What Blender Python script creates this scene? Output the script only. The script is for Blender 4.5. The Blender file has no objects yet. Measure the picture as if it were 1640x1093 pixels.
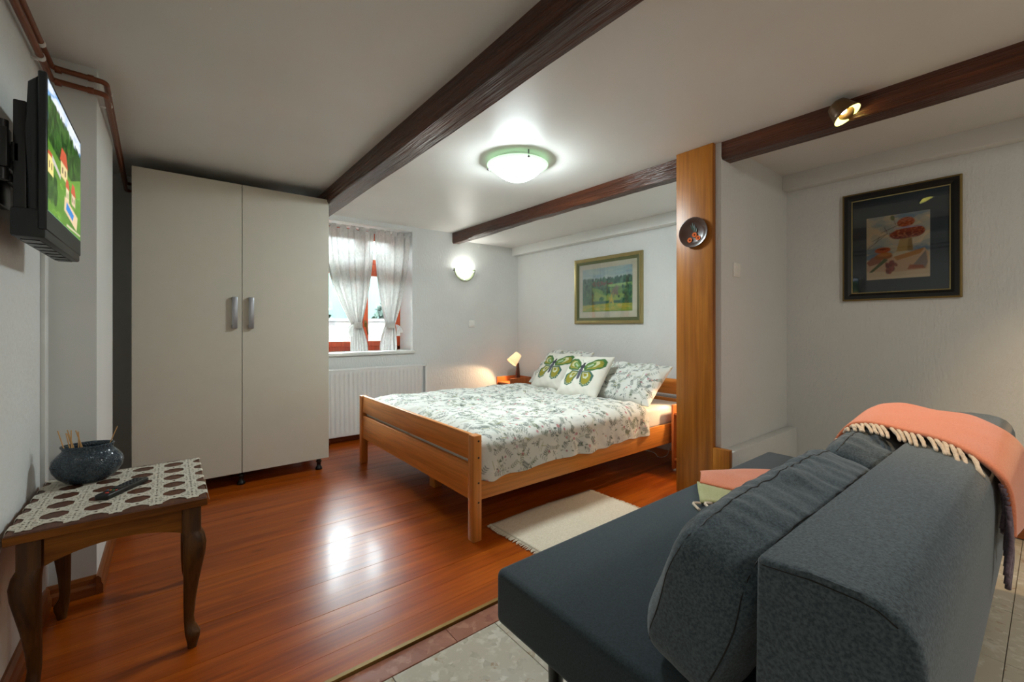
import bpy, bmesh, math, random
import numpy as np
from mathutils import Matrix, Vector, noise as mnoise

random.seed(7)
rng = np.random.default_rng(7)
SC = bpy.context.scene
COL = SC.collection

# ------------------------------------------------------------------ camera
F, YAW, CY, H = 690.0, 0.671, 524.0, 1.10      # focal length in pixels of a 1640 wide frame, heading, horizon row, height
cam = bpy.data.cameras.new('camera')
cam.sensor_width = 36.0
cam.lens = F / 1640 * 36
cam.shift_y = -(546.5 - CY) / 1640
cam.clip_start = 0.02
cam_ob = bpy.data.objects.new('camera', cam)
cam_ob.location = (0, 0, H)
cam_ob.rotation_euler = (math.pi / 2, 0, -YAW)
COL.objects.link(cam_ob)
SC.camera = cam_ob

# ------------------------------------------------------------------ daylight, exposure
world = bpy.data.worlds.new('world')
SC.world = world
world.use_nodes = True
bg = world.node_tree.nodes['Background']
bg.inputs['Color'].default_value = (0.84, 0.92, 1.0, 1)
bg.inputs['Strength'].default_value = 18.0
SC.view_settings.view_transform = 'Standard'
SC.view_settings.look = 'None'
SC.view_settings.exposure = 1.62
SC.view_settings.gamma = 1.0
SC.view_settings.use_curve_mapping = False

# lamp strengths (each used in its own builder)
DOME_L, FILL_L, SCONCE_L, BED_W, SPOT_W = 31.0, 20.0, 6.5, 0.7, 18.0

# ------------------------------------------------------------------ pixel helpers (directions only; distance from a known plane)
_S, _C = math.sin(YAW), math.cos(YAW)
def _ray(u, v):
    a = (u - 820) / F; b = (CY - v) / F
    return (a * _C + _S, -a * _S + _C, b)
def onZ(u, v, z):
    r = _ray(u, v); t = (z - H) / r[2]; return Vector((t * r[0], t * r[1], z))
def onX(u, v, x):
    r = _ray(u, v); t = x / r[0]; return Vector((x, t * r[1], H + t * r[2]))
def onY(u, v, y):
    r = _ray(u, v); t = y / r[1]; return Vector((t * r[0], y, H + t * r[2]))

# ------------------------------------------------------------------ materials
def lin(c):
    c = np.asarray(c, float)
    if c.max() > 1.0: c = c / 255.0
    return np.where(c <= 0.04045, c / 12.92, ((c + 0.055) / 1.055) ** 2.4)
def rgba(c):
    return (*[float(x) for x in lin(c)], 1.0)

class NT:
    def __init__(s, name):
        s.m = bpy.data.materials.new(name); s.m.use_nodes = True
        s.t = s.m.node_tree; s.b = s.t.nodes['Principled BSDF']; s.out = s.t.nodes['Material Output']
    def n(s, ty, **kw):
        nd = s.t.nodes.new(ty)
        for k, v in kw.items(): setattr(nd, k, v)
        return nd
    def l(s, a, b): s.t.links.new(a, b)
    def coords(s, scale=(1, 1, 1), rnd=False):
        tc = s.n('ShaderNodeTexCoord'); mp = s.n('ShaderNodeMapping')
        mp.inputs['Scale'].default_value = scale
        s.l(tc.outputs['Object'], mp.inputs['Vector'])
        if rnd:
            oi = s.n('ShaderNodeObjectInfo'); mu = s.n('ShaderNodeMath', operation='MULTIPLY')
            mu.inputs[1].default_value = 37.0
            s.l(oi.outputs['Random'], mu.inputs[0])
            cb = s.n('ShaderNodeCombineXYZ')
            for i in range(3): s.l(mu.outputs[0], cb.inputs[i])
            s.l(cb.outputs[0], mp.inputs['Location'])
        return mp.outputs[0]
    def noise(s, vec, scale, detail=4, rough=0.55, dist=0.0):
        nd = s.n('ShaderNodeTexNoise')
        nd.inputs['Scale'].default_value = scale; nd.inputs['Detail'].default_value = detail
        nd.inputs['Roughness'].default_value = rough; nd.inputs['Distortion'].default_value = dist
        s.l(vec, nd.inputs['Vector']); return nd.outputs['Fac']
    def ramp(s, fac, stops):
        r = s.n('ShaderNodeValToRGB'); e = r.color_ramp.elements
        while len(e) < len(stops): e.new(0.5)
        for el, (p, c) in zip(e, stops): el.position = p; el.color = c if len(c) == 4 else rgba(c)
        s.l(fac, r.inputs['Fac']); return r.outputs['Color']
    def mix(s, a, b, fac, mode='MIX'):
        m = s.n('ShaderNodeMix', data_type='RGBA', blend_type=mode)
        for sock, v in ((m.inputs[6], a), (m.inputs[7], b)):
            if isinstance(v, (tuple, list)): sock.default_value = v
            else: s.l(v, sock)
        if isinstance(fac, (int, float)): m.inputs[0].default_value = fac
        else: s.l(fac, m.inputs[0])
        return m.outputs[2]
    def bump(s, h, strength, dist=0.002):
        b = s.n('ShaderNodeBump'); b.inputs['Strength'].default_value = strength; b.inputs['Distance'].default_value = dist
        s.l(h, b.inputs['Height']); s.l(b.outputs[0], s.b.inputs['Normal']); return b
    def set(s, **kw):
        for k, v in kw.items():
            k = k.replace('_', ' ')
            if isinstance(v, (int, float, tuple)): s.b.inputs[k].default_value = v
            else: s.l(v, s.b.inputs[k])
        return s.m

def plain(name, c, rough=0.5, metal=0.0, bumpy=None, var=0.06, spec=0.5, coat=0.0):
    t = NT(name); v = t.coords()
    c0 = lin(c)
    col = t.ramp(t.noise(v, 9.0, 3), [(0.3, (*[float(x) for x in c0 * (1 - var)], 1)), (0.7, (*[float(min(1, x)) for x in c0 * (1 + var)], 1))])
    t.set(Base_Color=col, Roughness=rough, Metallic=metal, Specular_IOR_Level=spec, Coat_Weight=coat)
    if bumpy: t.bump(t.noise(v, bumpy[0], 3), bumpy[1], bumpy[2] if len(bumpy) > 2 else 0.002)
    return t.m

def plaster(name, c, scale=55, strength=0.5, stretch=(1, 1, 0.45), dist=0.004, rough=0.85):
    t = NT(name); v = t.coords(stretch)
    c0 = lin(c)
    big = t.noise(t.coords(), 1.3, 3)
    col = t.ramp(big, [(0.3, (*[float(x) for x in c0 * 0.95], 1)), (0.7, (*[float(min(1, x)) for x in c0 * 1.03], 1))])
    t.set(Base_Color=col, Roughness=rough, Specular_IOR_Level=0.3)
    t.bump(t.noise(v, scale, 5, 0.65), strength, dist)
    return t.m

def wood(name, cols, axis='X', scale=1.0, rough=0.35, bump=0.15, rnd=False, knots=0.0, coat=0.0, contrast=1.0, spec=0.5, bdist=0.002):
    t = NT(name)
    st = {'X': (0.9, 11, 11), 'Y': (11, 0.9, 11), 'Z': (11, 11, 0.9)}[axis]
    v = t.coords(tuple(a * scale for a in st), rnd)
    g = t.noise(v, 1.6, 6, 0.6, 0.6)
    lo, hi = 0.5 - 0.25 / contrast, 0.5 + 0.25 / contrast
    col = t.ramp(g, [(lo, cols[0]), (0.5, cols[1]), (hi, cols[2])])
    st2 = {'X': (2, 60, 60), 'Y': (60, 2, 60), 'Z': (60, 60, 2)}[axis]
    v2 = t.coords(tuple(a * scale for a in st2), rnd)
    fine = t.noise(v2, 1.5, 3, 0.6)
    col = t.mix(col, t.ramp(fine, [(0.35, (0.55, 0.55, 0.55, 1)), (0.6, (1, 1, 1, 1))]), 0.55, 'MULTIPLY')
    if knots:
        st3 = {'X': (3.0, 8, 8), 'Y': (8, 3.0, 8), 'Z': (8, 8, 3.0)}[axis]
        vo = t.n('ShaderNodeTexVoronoi'); vo.inputs['Scale'].default_value = 1.0 * scale
        t.l(t.coords(st3, rnd), vo.inputs['Vector'])
        k = t.ramp(vo.outputs['Distance'], [(0.03, (0.2, 0.14, 0.12, 1)), (0.12, (1, 1, 1, 1))])
        col = t.mix(col, k, knots, 'MULTIPLY')
    t.set(Base_Color=col, Roughness=rough, Coat_Weight=coat, Coat_Roughness=0.12, Specular_IOR_Level=spec)
    if bump: t.bump(fine, bump, bdist)
    return t.m

def printed(name, rough=0.85, bumpy=None, emit=0.0, transl=0.0):
    """surface whose flat print is stored in the mesh colour attribute 'print'"""
    t = NT(name)
    a = t.n('ShaderNodeAttribute'); a.attribute_name = 'print'
    t.set(Base_Color=a.outputs['Color'], Roughness=rough, Specular_IOR_Level=0.25)
    if emit: t.set(Emission_Color=a.outputs['Color'], Emission_Strength=emit)
    if bumpy: t.bump(t.noise(t.coords(), bumpy[0], 3), bumpy[1], 0.002)
    return t.m

def fabric(name, c, c2=None, scale=420, strength=0.35, rough=0.95, sheen=0.25, melange=0.5):
    t = NT(name); v = t.coords()
    a = lin(c); b = lin(c2 if c2 is not None else c) 
    n1 = t.noise(v, scale * 0.5, 2, 0.7)
    col = t.ramp(n1, [(0.5 - 0.3 * melange, (*map(float, a), 1)), (0.5 + 0.3 * melange, (*map(float, b), 1))])
    t.set(Base_Color=col, Roughness=rough, Sheen_Weight=sheen, Specular_IOR_Level=0.2)
    t.bump(t.noise(v, scale, 2), strength, 0.0015)
    return t.m

def emitter(name, c, strength, base=(0.9, 0.9, 0.9)):
    t = NT(name)
    t.set(Base_Color=(*base, 1), Emission_Color=(*c, 1), Emission_Strength=strength, Roughness=0.3)
    return t.m

def glass_thin(name, tint=(1, 1, 1), refl=1.0, ior=1.5):
    t = NT(name)
    tr = t.n('ShaderNodeBsdfTransparent'); tr.inputs[0].default_value = (*tint, 1)
    gl = t.n('ShaderNodeBsdfGlossy'); gl.inputs['Roughness'].default_value = 0.02
    fr = t.n('ShaderNodeFresnel'); fr.inputs['IOR'].default_value = ior
    mx = t.n('ShaderNodeMixShader')
    t.l(fr.outputs[0], mx.inputs[0]); t.l(tr.outputs[0], mx.inputs[1]); t.l(gl.outputs[0], mx.inputs[2])
    t.l(mx.outputs[0], t.out.inputs['Surface'])
    return t.m

def linen_sheer(name):
    t = NT(name); v = t.coords((1, 1, 1))
    tl = t.n('ShaderNodeBsdfTranslucent'); df = t.n('ShaderNodeBsdfDiffuse'); tr = t.n('ShaderNodeBsdfTransparent')
    n1 = t.noise(t.coords((300, 300, 25)), 1.0, 2); n2 = t.noise(t.coords((40, 40, 320)), 1.0, 2)
    w = t.mix(t.ramp(n1, [(0.3, (0.58, 0.57, 0.54, 1)), (0.7, (0.84, 0.83, 0.80, 1))]), t.ramp(n2, [(0.3, (0.75, 0.75, 0.75, 1)), (0.7, (1, 1, 1, 1))]), 0.6, 'MULTIPLY')
    t.l(w, tl.inputs[0]); t.l(w, df.inputs[0])
    m1 = t.n('ShaderNodeMixShader'); m1.inputs[0].default_value = 0.24
    t.l(df.outputs[0], m1.inputs[1]); t.l(tl.outputs[0], m1.inputs[2])
    m2 = t.n('ShaderNodeMixShader'); m2.inputs[0].default_value = 0.012
    t.l(m1.outputs[0], m2.inputs[1]); t.l(tr.outputs[0], m2.inputs[2])
    t.l(m2.outputs[0], t.out.inputs['Surface'])
    return t.m

M = {}
M['wall'] = plaster('wall_plaster', (228, 230, 228), 70, 1.0, (1, 1, 0.35), 0.006)
M['wall_smooth'] = plaster('smooth_plaster', (226, 227, 224), 26, 0.12, (1, 1, 1), 0.003)
M['ceiling'] = plaster('ceiling_paint', (224, 223, 219), 5, 0.10, (1, 1, 1), 0.012, 0.45)
M['beam'] = wood('dark_beam_wood', [(52, 27, 17), (84, 44, 26), (108, 58, 34)], 'Y', 0.7, 0.28, 1.0, knots=0.6, bdist=0.022)
M['post'] = wood('varnished_post_wood', [(136, 76, 14), (168, 100, 22), (188, 120, 38)], 'Z', 0.8, 0.38, 0.08)
M['plank'] = wood('red_varnished_pine', [(124, 48, 4), (166, 76, 8), (188, 94, 16)], 'X', 0.8, 0.32, 0.12, True, 0.6, 0.10, spec=0.30)
M['skirting'] = wood('skirting_wood', [(112, 58, 20), (142, 78, 30), (160, 94, 42)], 'X', 1.0, 0.35, 0.1)
M['beech'] = wood('beech_wood', [(200, 120, 48), (216, 136, 58), (226, 150, 72)], 'X', 0.7, 0.4, 0.05, contrast=0.8)
M['beech_y'] = wood('beech_wood_cross', [(206, 126, 52), (222, 142, 62), (232, 156, 76)], 'Y', 0.7, 0.4, 0.05, contrast=0.8)
M['beech_z'] = wood('beech_wood_upright', [(200, 120, 50), (216, 136, 60), (226, 150, 74)], 'Z', 0.7, 0.4, 0.05, contrast=0.8)
M['night'] = wood('orange_nightstand_wood', [(176, 92, 40), (192, 104, 48), (204, 116, 58)], 'Z', 0.8, 0.42, 0.05, contrast=0.8)
M['oak'] = wood('dark_oak', [(84, 44, 10), (128, 74, 16), (152, 94, 28)], 'X', 1.6, 0.5, 0.2, spec=0.2)
M['oak_z'] = wood('dark_oak_upright', [(48, 27, 8), (86, 51, 14), (112, 71, 24)], 'Z', 1.6, 0.42, 0.2, spec=0.3)
M['oak_top'] = wood('oak_table_surface', [(74, 40, 26), (96, 54, 34), (112, 66, 42)], 'Y', 2.0, 0.45, 0.3)
M['wardrobe'] = plain('cream_laminate', (206, 200, 184), 0.42, var=0.015)
M['wardrobe_side'] = plain('grey_carcass', (120, 118, 112), 0.5)
M['black'] = plain('black_plastic', (18, 19, 20), 0.35)
M['tvblack'] = plain('tv_case', (26, 31, 33), 0.45)
M['chrome'] = plain('satin_chrome', (170, 172, 178), 0.35, 0.9)
M['brass'] = plain('brass', (138, 108, 56), 0.4, 0.6)
M['copper'] = plain('painted_copper_pipe', (122, 66, 38), 0.32, 0.35, (30, 0.1))
M['white_plastic'] = plain('white_plastic', (224, 224, 220), 0.35)
M['radiator'] = plain('radiator_enamel', (232, 234, 232), 0.3, var=0.01)
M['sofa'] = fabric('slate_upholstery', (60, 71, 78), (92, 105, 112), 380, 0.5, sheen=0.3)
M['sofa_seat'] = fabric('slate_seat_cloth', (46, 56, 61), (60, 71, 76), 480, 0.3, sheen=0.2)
M['throw'] = fabric('salmon_wool', (218, 122, 84), (234, 144, 106), 500, 0.5, sheen=0.5)
M['throw_back'] = fabric('olive_cloth', (168, 166, 116), (184, 182, 134), 500, 0.4)
M['cream_wool'] = fabric('cream_wool', (212, 190, 164), (232, 214, 192), 300, 0.6)
M['purple_wool'] = fabric('mauve_wool', (96, 78, 88), (120, 102, 110), 300, 0.6)
M['mattress'] = fabric('white_sheet', (226, 222, 214), (234, 231, 224), 300, 0.1, sheen=0.05)
M['rug'] = fabric('cream_rug_weave', (206, 194, 172), (222, 212, 192), 260, 0.6, sheen=0.05)
M['lace'] = fabric('cotton_lace', (206, 198, 180), (224, 217, 202), 500, 0.5, sheen=0.05)
M['duvet'] = printed('floral_cotton', 0.9, (300, 0.08))
M['cushion_print'] = printed('printed_cotton', 0.9, (400, 0.15))
M['picture'] = printed('picture_print', 0.8)
M['screen'] = printed('television_picture', 0.25, None, 0.28)
M['gold'] = plain('champagne_gold_frame', (168, 154, 106), 0.32, 0.75)
M['oldgold'] = plain('old_gold_line', (132, 112, 66), 0.4, 0.6)
M['olivewood'] = plain('olive_frame_step', (86, 92, 54), 0.45)
M['blackframe'] = plain('black_lacquer_frame', (14, 15, 17), 0.28)
M['mat_cream'] = plain('cream_passepartout', (206, 200, 176), 0.9)
M['mat_dark'] = plain('slate_passepartout', (66, 80, 88), 0.9)
M['glass'] = glass_thin('picture_glass', ior=1.45)
M['pane'] = glass_thin('window_glass', (0.96, 1.0, 0.98))
M['linen'] = linen_sheer('sheer_linen')
M['winwood'] = wood('red_window_wood', [(190, 66, 26), (206, 80, 36), (220, 96, 48)], 'Z', 1.0, 0.35, 0.08)
M['sill'] = plain('white_sill', (226, 226, 222), 0.4, var=0.02)
M['tile'] = NT('terrazzo_tile').m
M['border'] = NT('red_marble_tile').m
def stone(m, base, chips, rough, scale):
    t = NT.__new__(NT); t.m = m; t.t = m.node_tree; t.b = t.t.nodes['Principled BSDF']; t.out = t.t.nodes['Material Output']
    v = t.coords((1, 1, 1), True)
    vo = t.n('ShaderNodeTexVoronoi'); vo.inputs['Scale'].default_value = scale; vo.inputs['Randomness'].default_value = 1.0
    t.l(v, vo.inputs['Vector'])
    sep = t.n('ShaderNodeSeparateColor'); t.l(vo.outputs['Color'], sep.inputs[0])
    c1 = t.ramp(sep.outputs[0], chips)
    nz = t.noise(v, scale * 0.7, 4, 0.6)
    col = t.mix(c1, rgba(base), t.ramp(nz, [(0.42, (0, 0, 0, 1)), (0.52, (1, 1, 1, 1))]))
    t.set(Base_Color=col, Roughness=rough)
stone(M['tile'], (186, 176, 156), [(0.0, (168, 158, 138)), (0.5, (196, 188, 170)), (0.85, (210, 203, 188)), (0.97, (158, 130, 100))], 0.28, 38)
stone(M['border'], (154, 98, 76), [(0.0, (134, 78, 58)), (0.5, (164, 106, 82)), (1.0, (180, 132, 108))], 0.3, 26)
M['grout'] = plain('grout', (112, 96, 76), 0.9)
M['switch'] = plain('switch_plastic', (244, 243, 238), 0.35)
M['ceramic'] = NT('blue_grey_ceramic').m
def ceramic():
    m = M['ceramic']; t = NT.__new__(NT); t.m = m; t.t = m.node_tree; t.b = t.t.nodes['Principled BSDF']; t.out = t.t.nodes['Material Output']
    v = t.coords()
    col = t.ramp(t.noise(v, 220, 3, 0.7), [(0.35, (26, 36, 46)), (0.55, (52, 68, 80)), (0.75, (96, 110, 116))])
    t.set(Base_Color=col, Roughness=0.25, Coat_Weight=0.3)
    w = t.n('ShaderNodeTexVoronoi', feature='F1'); w.inputs['Scale'].default_value = 26; t.l(v, w.inputs['Vector'])
    mth = t.n('ShaderNodeMath', operation='SINE'); mm = t.n('ShaderNodeMath', operation='MULTIPLY'); mm.inputs[1].default_value = 55
    t.l(w.outputs['Distance'], mm.inputs[0]); t.l(mm.outputs[0], mth.inputs[0])
    t.bump(mth.outputs[0], 0.5, 0.002)
ceramic()
M['stick'] = plain('bamboo_stick', (206, 160, 104), 0.7)
M['plate'] = plain('brown_glazed_plate', (62, 38, 28), 0.25, coat=0.4)
M['plate_flower'] = plain('orange_flower_glaze', (232, 112, 44), 0.4)
M['plate_centre'] = plain('flower_centre', (120, 40, 14), 0.5)
M['plate_leaf'] = plain('dark_leaf_glaze', (38, 54, 40), 0.4)
M['walnut'] = plain('lamp_foot_wood', (84, 50, 32), 0.45)
M['shade'] = emitter('lit_fabric_shade', (1.0, 0.60, 0.28), 0.34, (0.85, 0.7, 0.5))
M['bulb'] = emitter('warm_bulb', (1.0, 0.82, 0.55), 12.0)
M['opal'] = emitter('opal_glass_lit', (0.86, 0.98, 1.0), DOME_L)
M['opal_wall'] = emitter('wall_opal_lit', (1.0, 1.0, 0.92), SCONCE_L)
M['green_glass'] = emitter('green_glass_rim', (0.55, 0.95, 0.58), 0.42, (0.6, 0.85, 0.62))
M['rim_wall'] = plain('frosted_glass_rim', (146, 156, 128), 0.25)
M['spot_gold'] = emitter('gilded_reflector', (0.85, 0.9, 0.25), 0.9, (0.6, 0.5, 0.1))
M['spot_case'] = plain('bronze_spot_case', (92, 66, 36), 0.4, 0.3)
M['spot_bulb'] = emitter('spot_bulb', (1.0, 0.9, 0.72), 14.0)
M['ext_stone'] = NT('garden_wall_stone').m
def extstone():
    m = M['ext_stone']; t = NT.__new__(NT); t.m = m; t.t = m.node_tree; t.b = t.t.nodes['Principled BSDF']; t.out = t.t.nodes['Material Output']
    tc = t.coords((1, 1, 1)); sx = t.n('ShaderNodeSeparateXYZ'); t.l(tc, sx.inputs[0]); cb = t.n('ShaderNodeCombineXYZ')
    t.l(sx.outputs[0], cb.inputs[0]); t.l(sx.outputs[2], cb.inputs[1])
    br = t.n('ShaderNodeTexBrick'); t.l(cb.outputs[0], br.inputs['Vector']); br.inputs['Scale'].default_value = 1.0
    br.inputs['Brick Width'].default_value = 0.26; br.inputs['Row Height'].default_value = 0.11; br.inputs['Mortar Size'].default_value = 0.012
    br.inputs['Color1'].default_value = rgba((56, 49, 46)); br.inputs['Color2'].default_value = rgba((44, 39, 38)); br.inputs['Mortar'].default_value = rgba((58, 56, 55))
    t.set(Base_Color=br.outputs['Color'], Roughness=0.9)
extstone()
M['leaf'] = plain('shrub_leaf', (12, 30, 20), 0.6, var=0.3)
M['lawn'] = plain('garden_lawn', (40, 48, 34), 0.9, var=0.2)
M['net'] = plain('green_screen_netting', (34, 52, 46), 0.8)

# ------------------------------------------------------------------ mesh builder
class B:
    def __init__(s): s.bm = bmesh.new()
    def box(s, x0, x1, y0, y1, z0, z1, r=0.0, seg=2):
        g = bmesh.ops.create_cube(s.bm, size=1.0)
        for v in g['verts']:
            v.co = Vector((x0 if v.co.x < 0 else x1, y0 if v.co.y < 0 else y1, z0 if v.co.z < 0 else z1))
        if r > 0:
            es = list({e for v in g['verts'] for e in v.link_edges})
            bmesh.ops.bevel(s.bm, geom=es, offset=r, segments=seg, affect='EDGES', profile=0.5)
        return s
    def grid(s, P, closed_u=False, closed_v=False):
        n, m = len(P), len(P[0])
        vs = [[s.bm.verts.new(p) for p in row] for row in P]
        for i in range(n if closed_u else n - 1):
            for j in range(m if closed_v else m - 1):
                a, b_, c, d = vs[i][j], vs[(i + 1) % n][j], vs[(i + 1) % n][(j + 1) % m], vs[i][(j + 1) % m]
                try: s.bm.faces.new((a, b_, c, d))
                except ValueError: pass
        return vs
    def loft(s, rings, caps=True):
        vs = s.grid(rings, closed_v=True)
        if caps:
            s.bm.faces.new(vs[0][::-1]); s.bm.faces.new(vs[-1])
        return s
    def tube(s, path, r, n=10, caps=True):
        path = [Vector(p) for p in path]
        rr = r if isinstance(r, (list, tuple)) else [r] * len(path)
        t0 = (path[1] - path[0]).normalized()
        up = Vector((0, 0, 1)) if abs(t0.z) < 0.9 else Vector((1, 0, 0))
        a = t0.cross(up).normalized(); rings = []
        for i, p in enumerate(path):
            t = (path[min(i + 1, len(path) - 1)] - path[max(i - 1, 0)]).normalized()
            a = (a - t * a.dot(t)).normalized(); b_ = t.cross(a)
            rings.append([p + rr[i] * (math.cos(k * 2 * math.pi / n) * a + math.sin(k * 2 * math.pi / n) * b_) for k in range(n)])
        return s.loft(rings, caps)
    def lathe(s, prof, n=32, o=(0, 0, 0), sx=1.0, sy=1.0, Mx=None, caps=False):
        rings = []
        for r, z in prof:
            rings.append([Vector((o[0] + r * sx * math.cos(k * 2 * math.pi / n), o[1] + r * sy * math.sin(k * 2 * math.pi / n), o[2] + z)) for k in range(n)])
        if Mx: rings = [[Mx @ p for p in q] for q in rings]
        return s.loft(rings, caps)
    def prism(s, pts, axis, a, b_, r=0.0, seg=2):
        """pts: 2-D outline, extruded along axis from a to b"""
        def mk(p, t):
            return {'X': (t, p[0], p[1]), 'Y': (p[0], t, p[1]), 'Z': (p[0], p[1], t)}[axis]
        v0 = [s.bm.verts.new(mk(p, a)) for p in pts]; v1 = [s.bm.verts.new(mk(p, b_)) for p in pts]
        n = len(pts)
        fs = [s.bm.faces.new(v0[::-1]), s.bm.faces.new(v1)]
        for i in range(n): fs.append(s.bm.faces.new((v0[i], v0[(i + 1) % n], v1[(i + 1) % n], v1[i])))
        if r:
            es = list({e for f in fs[:2] for e in f.edges})
            bmesh.ops.bevel(s.bm, geom=es, offset=r, segments=seg, affect='EDGES', profile=0.5)
        return s
    def xf(s, mat):
        bmesh.ops.transform(s.bm, matrix=mat, verts=s.bm.verts); return s
    def done(s, name, mat, parent=None, smooth=False, **kw):
        bmesh.ops.recalc_face_normals(s.bm, faces=s.bm.faces)
        me = bpy.data.meshes.new(name); s.bm.to_mesh(me); s.bm.free()
        return link(name, me, mat, parent, smooth, **kw)

WM = {}
def link(name, me, mat, parent=None, smooth=False, mw=None):
    if smooth:
        me.polygons.foreach_set('use_smooth', [True] * len(me.polygons))
        if smooth == 'auto':
            try: me.set_sharp_from_angle(angle=math.radians(38))
            except Exception: pass
    o = bpy.data.objects.new(name, me); COL.objects.link(o)
    if mat and not me.materials: me.materials.append(M[mat] if isinstance(mat, str) else mat)
    mw = mw or Matrix.Identity(4)
    o.matrix_basis = mw; WM[o.name] = mw
    if parent:
        o.parent = parent; o.matrix_parent_inverse = WM[parent.name].inverted()
    return o
def empty(name, loc):
    o = bpy.data.objects.new(name, None); COL.objects.link(o); o.empty_display_size = 0.1
    mw = Matrix.Translation(Vector(loc)); o.matrix_basis = mw; WM[o.name] = mw
    return o
def tag(o, label, cat, group=None):
    o['label'] = label; o['category'] = cat
    if group: o['group'] = group
    return o
def thing(name, loc, label, cat, group=None): return tag(empty(name, loc), label, cat, group)
def struct(o, label=None):
    o['kind'] = 'structure'
    if label: o['label'] = label
    return o
def box(name, dims, mat, parent=None, r=0.0, seg=2, smooth=False, mw=None):
    return B().box(*dims, r=r, seg=seg).done(name, mat, parent, 'auto' if r else smooth, mw=mw)
def paint(me, cols):
    a = me.color_attributes.new('print', 'FLOAT_COLOR', 'POINT')
    c = np.ones((len(me.vertices), 4), np.float32); c[:, :3] = cols.reshape(-1, 3)
    a.data.foreach_set('color', c.ravel())
def grid_mesh(name, P, cols=None):
    """P: (n, m, 3) array of points -> quad mesh"""
    n, m = P.shape[:2]
    idx = np.arange(n * m).reshape(n, m)
    f = np.stack([idx[:-1, :-1], idx[1:, :-1], idx[1:, 1:], idx[:-1, 1:]], -1).reshape(-1, 4)
    me = bpy.data.meshes.new(name)
    me.vertices.add(n * m); me.vertices.foreach_set('co', P.astype(np.float32).ravel())
    me.loops.add(f.size); me.loops.foreach_set('vertex_index', f.astype(np.int32).ravel())
    me.polygons.add(len(f)); me.polygons.foreach_set('loop_start', np.arange(0, f.size, 4, dtype=np.int32))
    me.update(calc_edges=True); me.validate()
    if cols is not None: paint(me, cols)
    return me
def catmull(pts, n):
    pts = [Vector(p) for p in pts]; out = []
    k = len(pts) - 1
    for i in range(n):
        t = i / (n - 1) * k; j = min(int(t), k - 1); u = t - j
        p0, p1, p2, p3 = pts[max(j - 1, 0)], pts[j], pts[j + 1], pts[min(j + 2, k)]
        out.append(0.5 * (2 * p1 + (p2 - p0) * u + (2 * p0 - 5 * p1 + 4 * p2 - p3) * u * u + (3 * p1 - p0 - 3 * p2 + p3) * u ** 3))
    return out

# ------------------------------------------------------------------ raster canvas for flat prints (copied into mesh colours)
class Canvas:
    def __init__(s, w, h, res, bg):
        s.res = res; s.nx = int(round(w / res)) + 1; s.ny = int(round(h / res)) + 1
        s.a = np.ones((s.ny, s.nx, 3)) * lin(bg)
    def _blend(s, x0, x1, y0, y1, fn, col, alpha=1.0):
        i0 = max(0, int(x0 / s.res) - 1); i1 = min(s.nx, int(x1 / s.res) + 3)
        j0 = max(0, int(y0 / s.res) - 1); j1 = min(s.ny, int(y1 / s.res) + 3)
        if i0 >= i1 or j0 >= j1: return
        X, Y = np.meshgrid(np.arange(i0, i1) * s.res, np.arange(j0, j1) * s.res)
        k = np.clip(0.5 - fn(X, Y) / s.res, 0, 1)[..., None] * alpha
        s.a[j0:j1, i0:i1] = s.a[j0:j1, i0:i1] * (1 - k) + lin(col) * k
    def ell(s, cx, cy, rx, ry, ang, col, alpha=1.0):
        c, si = math.cos(ang), math.sin(ang); R = max(rx, ry)
        def fn(X, Y):
            x = (X - cx) * c + (Y - cy) * si; y = -(X - cx) * si + (Y - cy) * c
            return (np.sqrt((x / rx) ** 2 + (y / ry) ** 2) - 1) * min(rx, ry)
        s._blend(cx - R, cx + R, cy - R, cy + R, fn, col, alpha)
    def seg(s, x0, y0, x1, y1, w, col, alpha=1.0):
        dx, dy = x1 - x0, y1 - y0; L = dx * dx + dy * dy + 1e-12
        def fn(X, Y):
            t = np.clip(((X - x0) * dx + (Y - y0) * dy) / L, 0, 1)
            return np.hypot(X - x0 - t * dx, Y - y0 - t * dy) - w / 2
        s._blend(min(x0, x1) - w, max(x0, x1) + w, min(y0, y1) - w, max(y0, y1) + w, fn, col, alpha)
    def poly(s, pts, col, alpha=1.0):
        xs = [p[0] for p in pts]; ys = [p[1] for p in pts]
        def fn(X, Y):
            inside = np.zeros(X.shape, bool); d = np.full(X.shape, 1e9); n = len(pts)
            for i in range(n):
                x0, y0 = pts[i]; x1, y1 = pts[(i + 1) % n]
                cr = ((y0 > Y) != (y1 > Y)) & (X < (x1 - x0) * (Y - y0) / ((y1 - y0) or 1e-12) + x0)
                inside ^= cr
                dx, dy = x1 - x0, y1 - y0; t = np.clip(((X - x0) * dx + (Y - y0) * dy) / (dx * dx + dy * dy + 1e-12), 0, 1)
                d = np.minimum(d, np.hypot(X - x0 - t * dx, Y - y0 - t * dy))
            return np.where(inside, -d, d)
        s._blend(min(xs), max(xs), min(ys), max(ys), fn, col, alpha)

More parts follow.
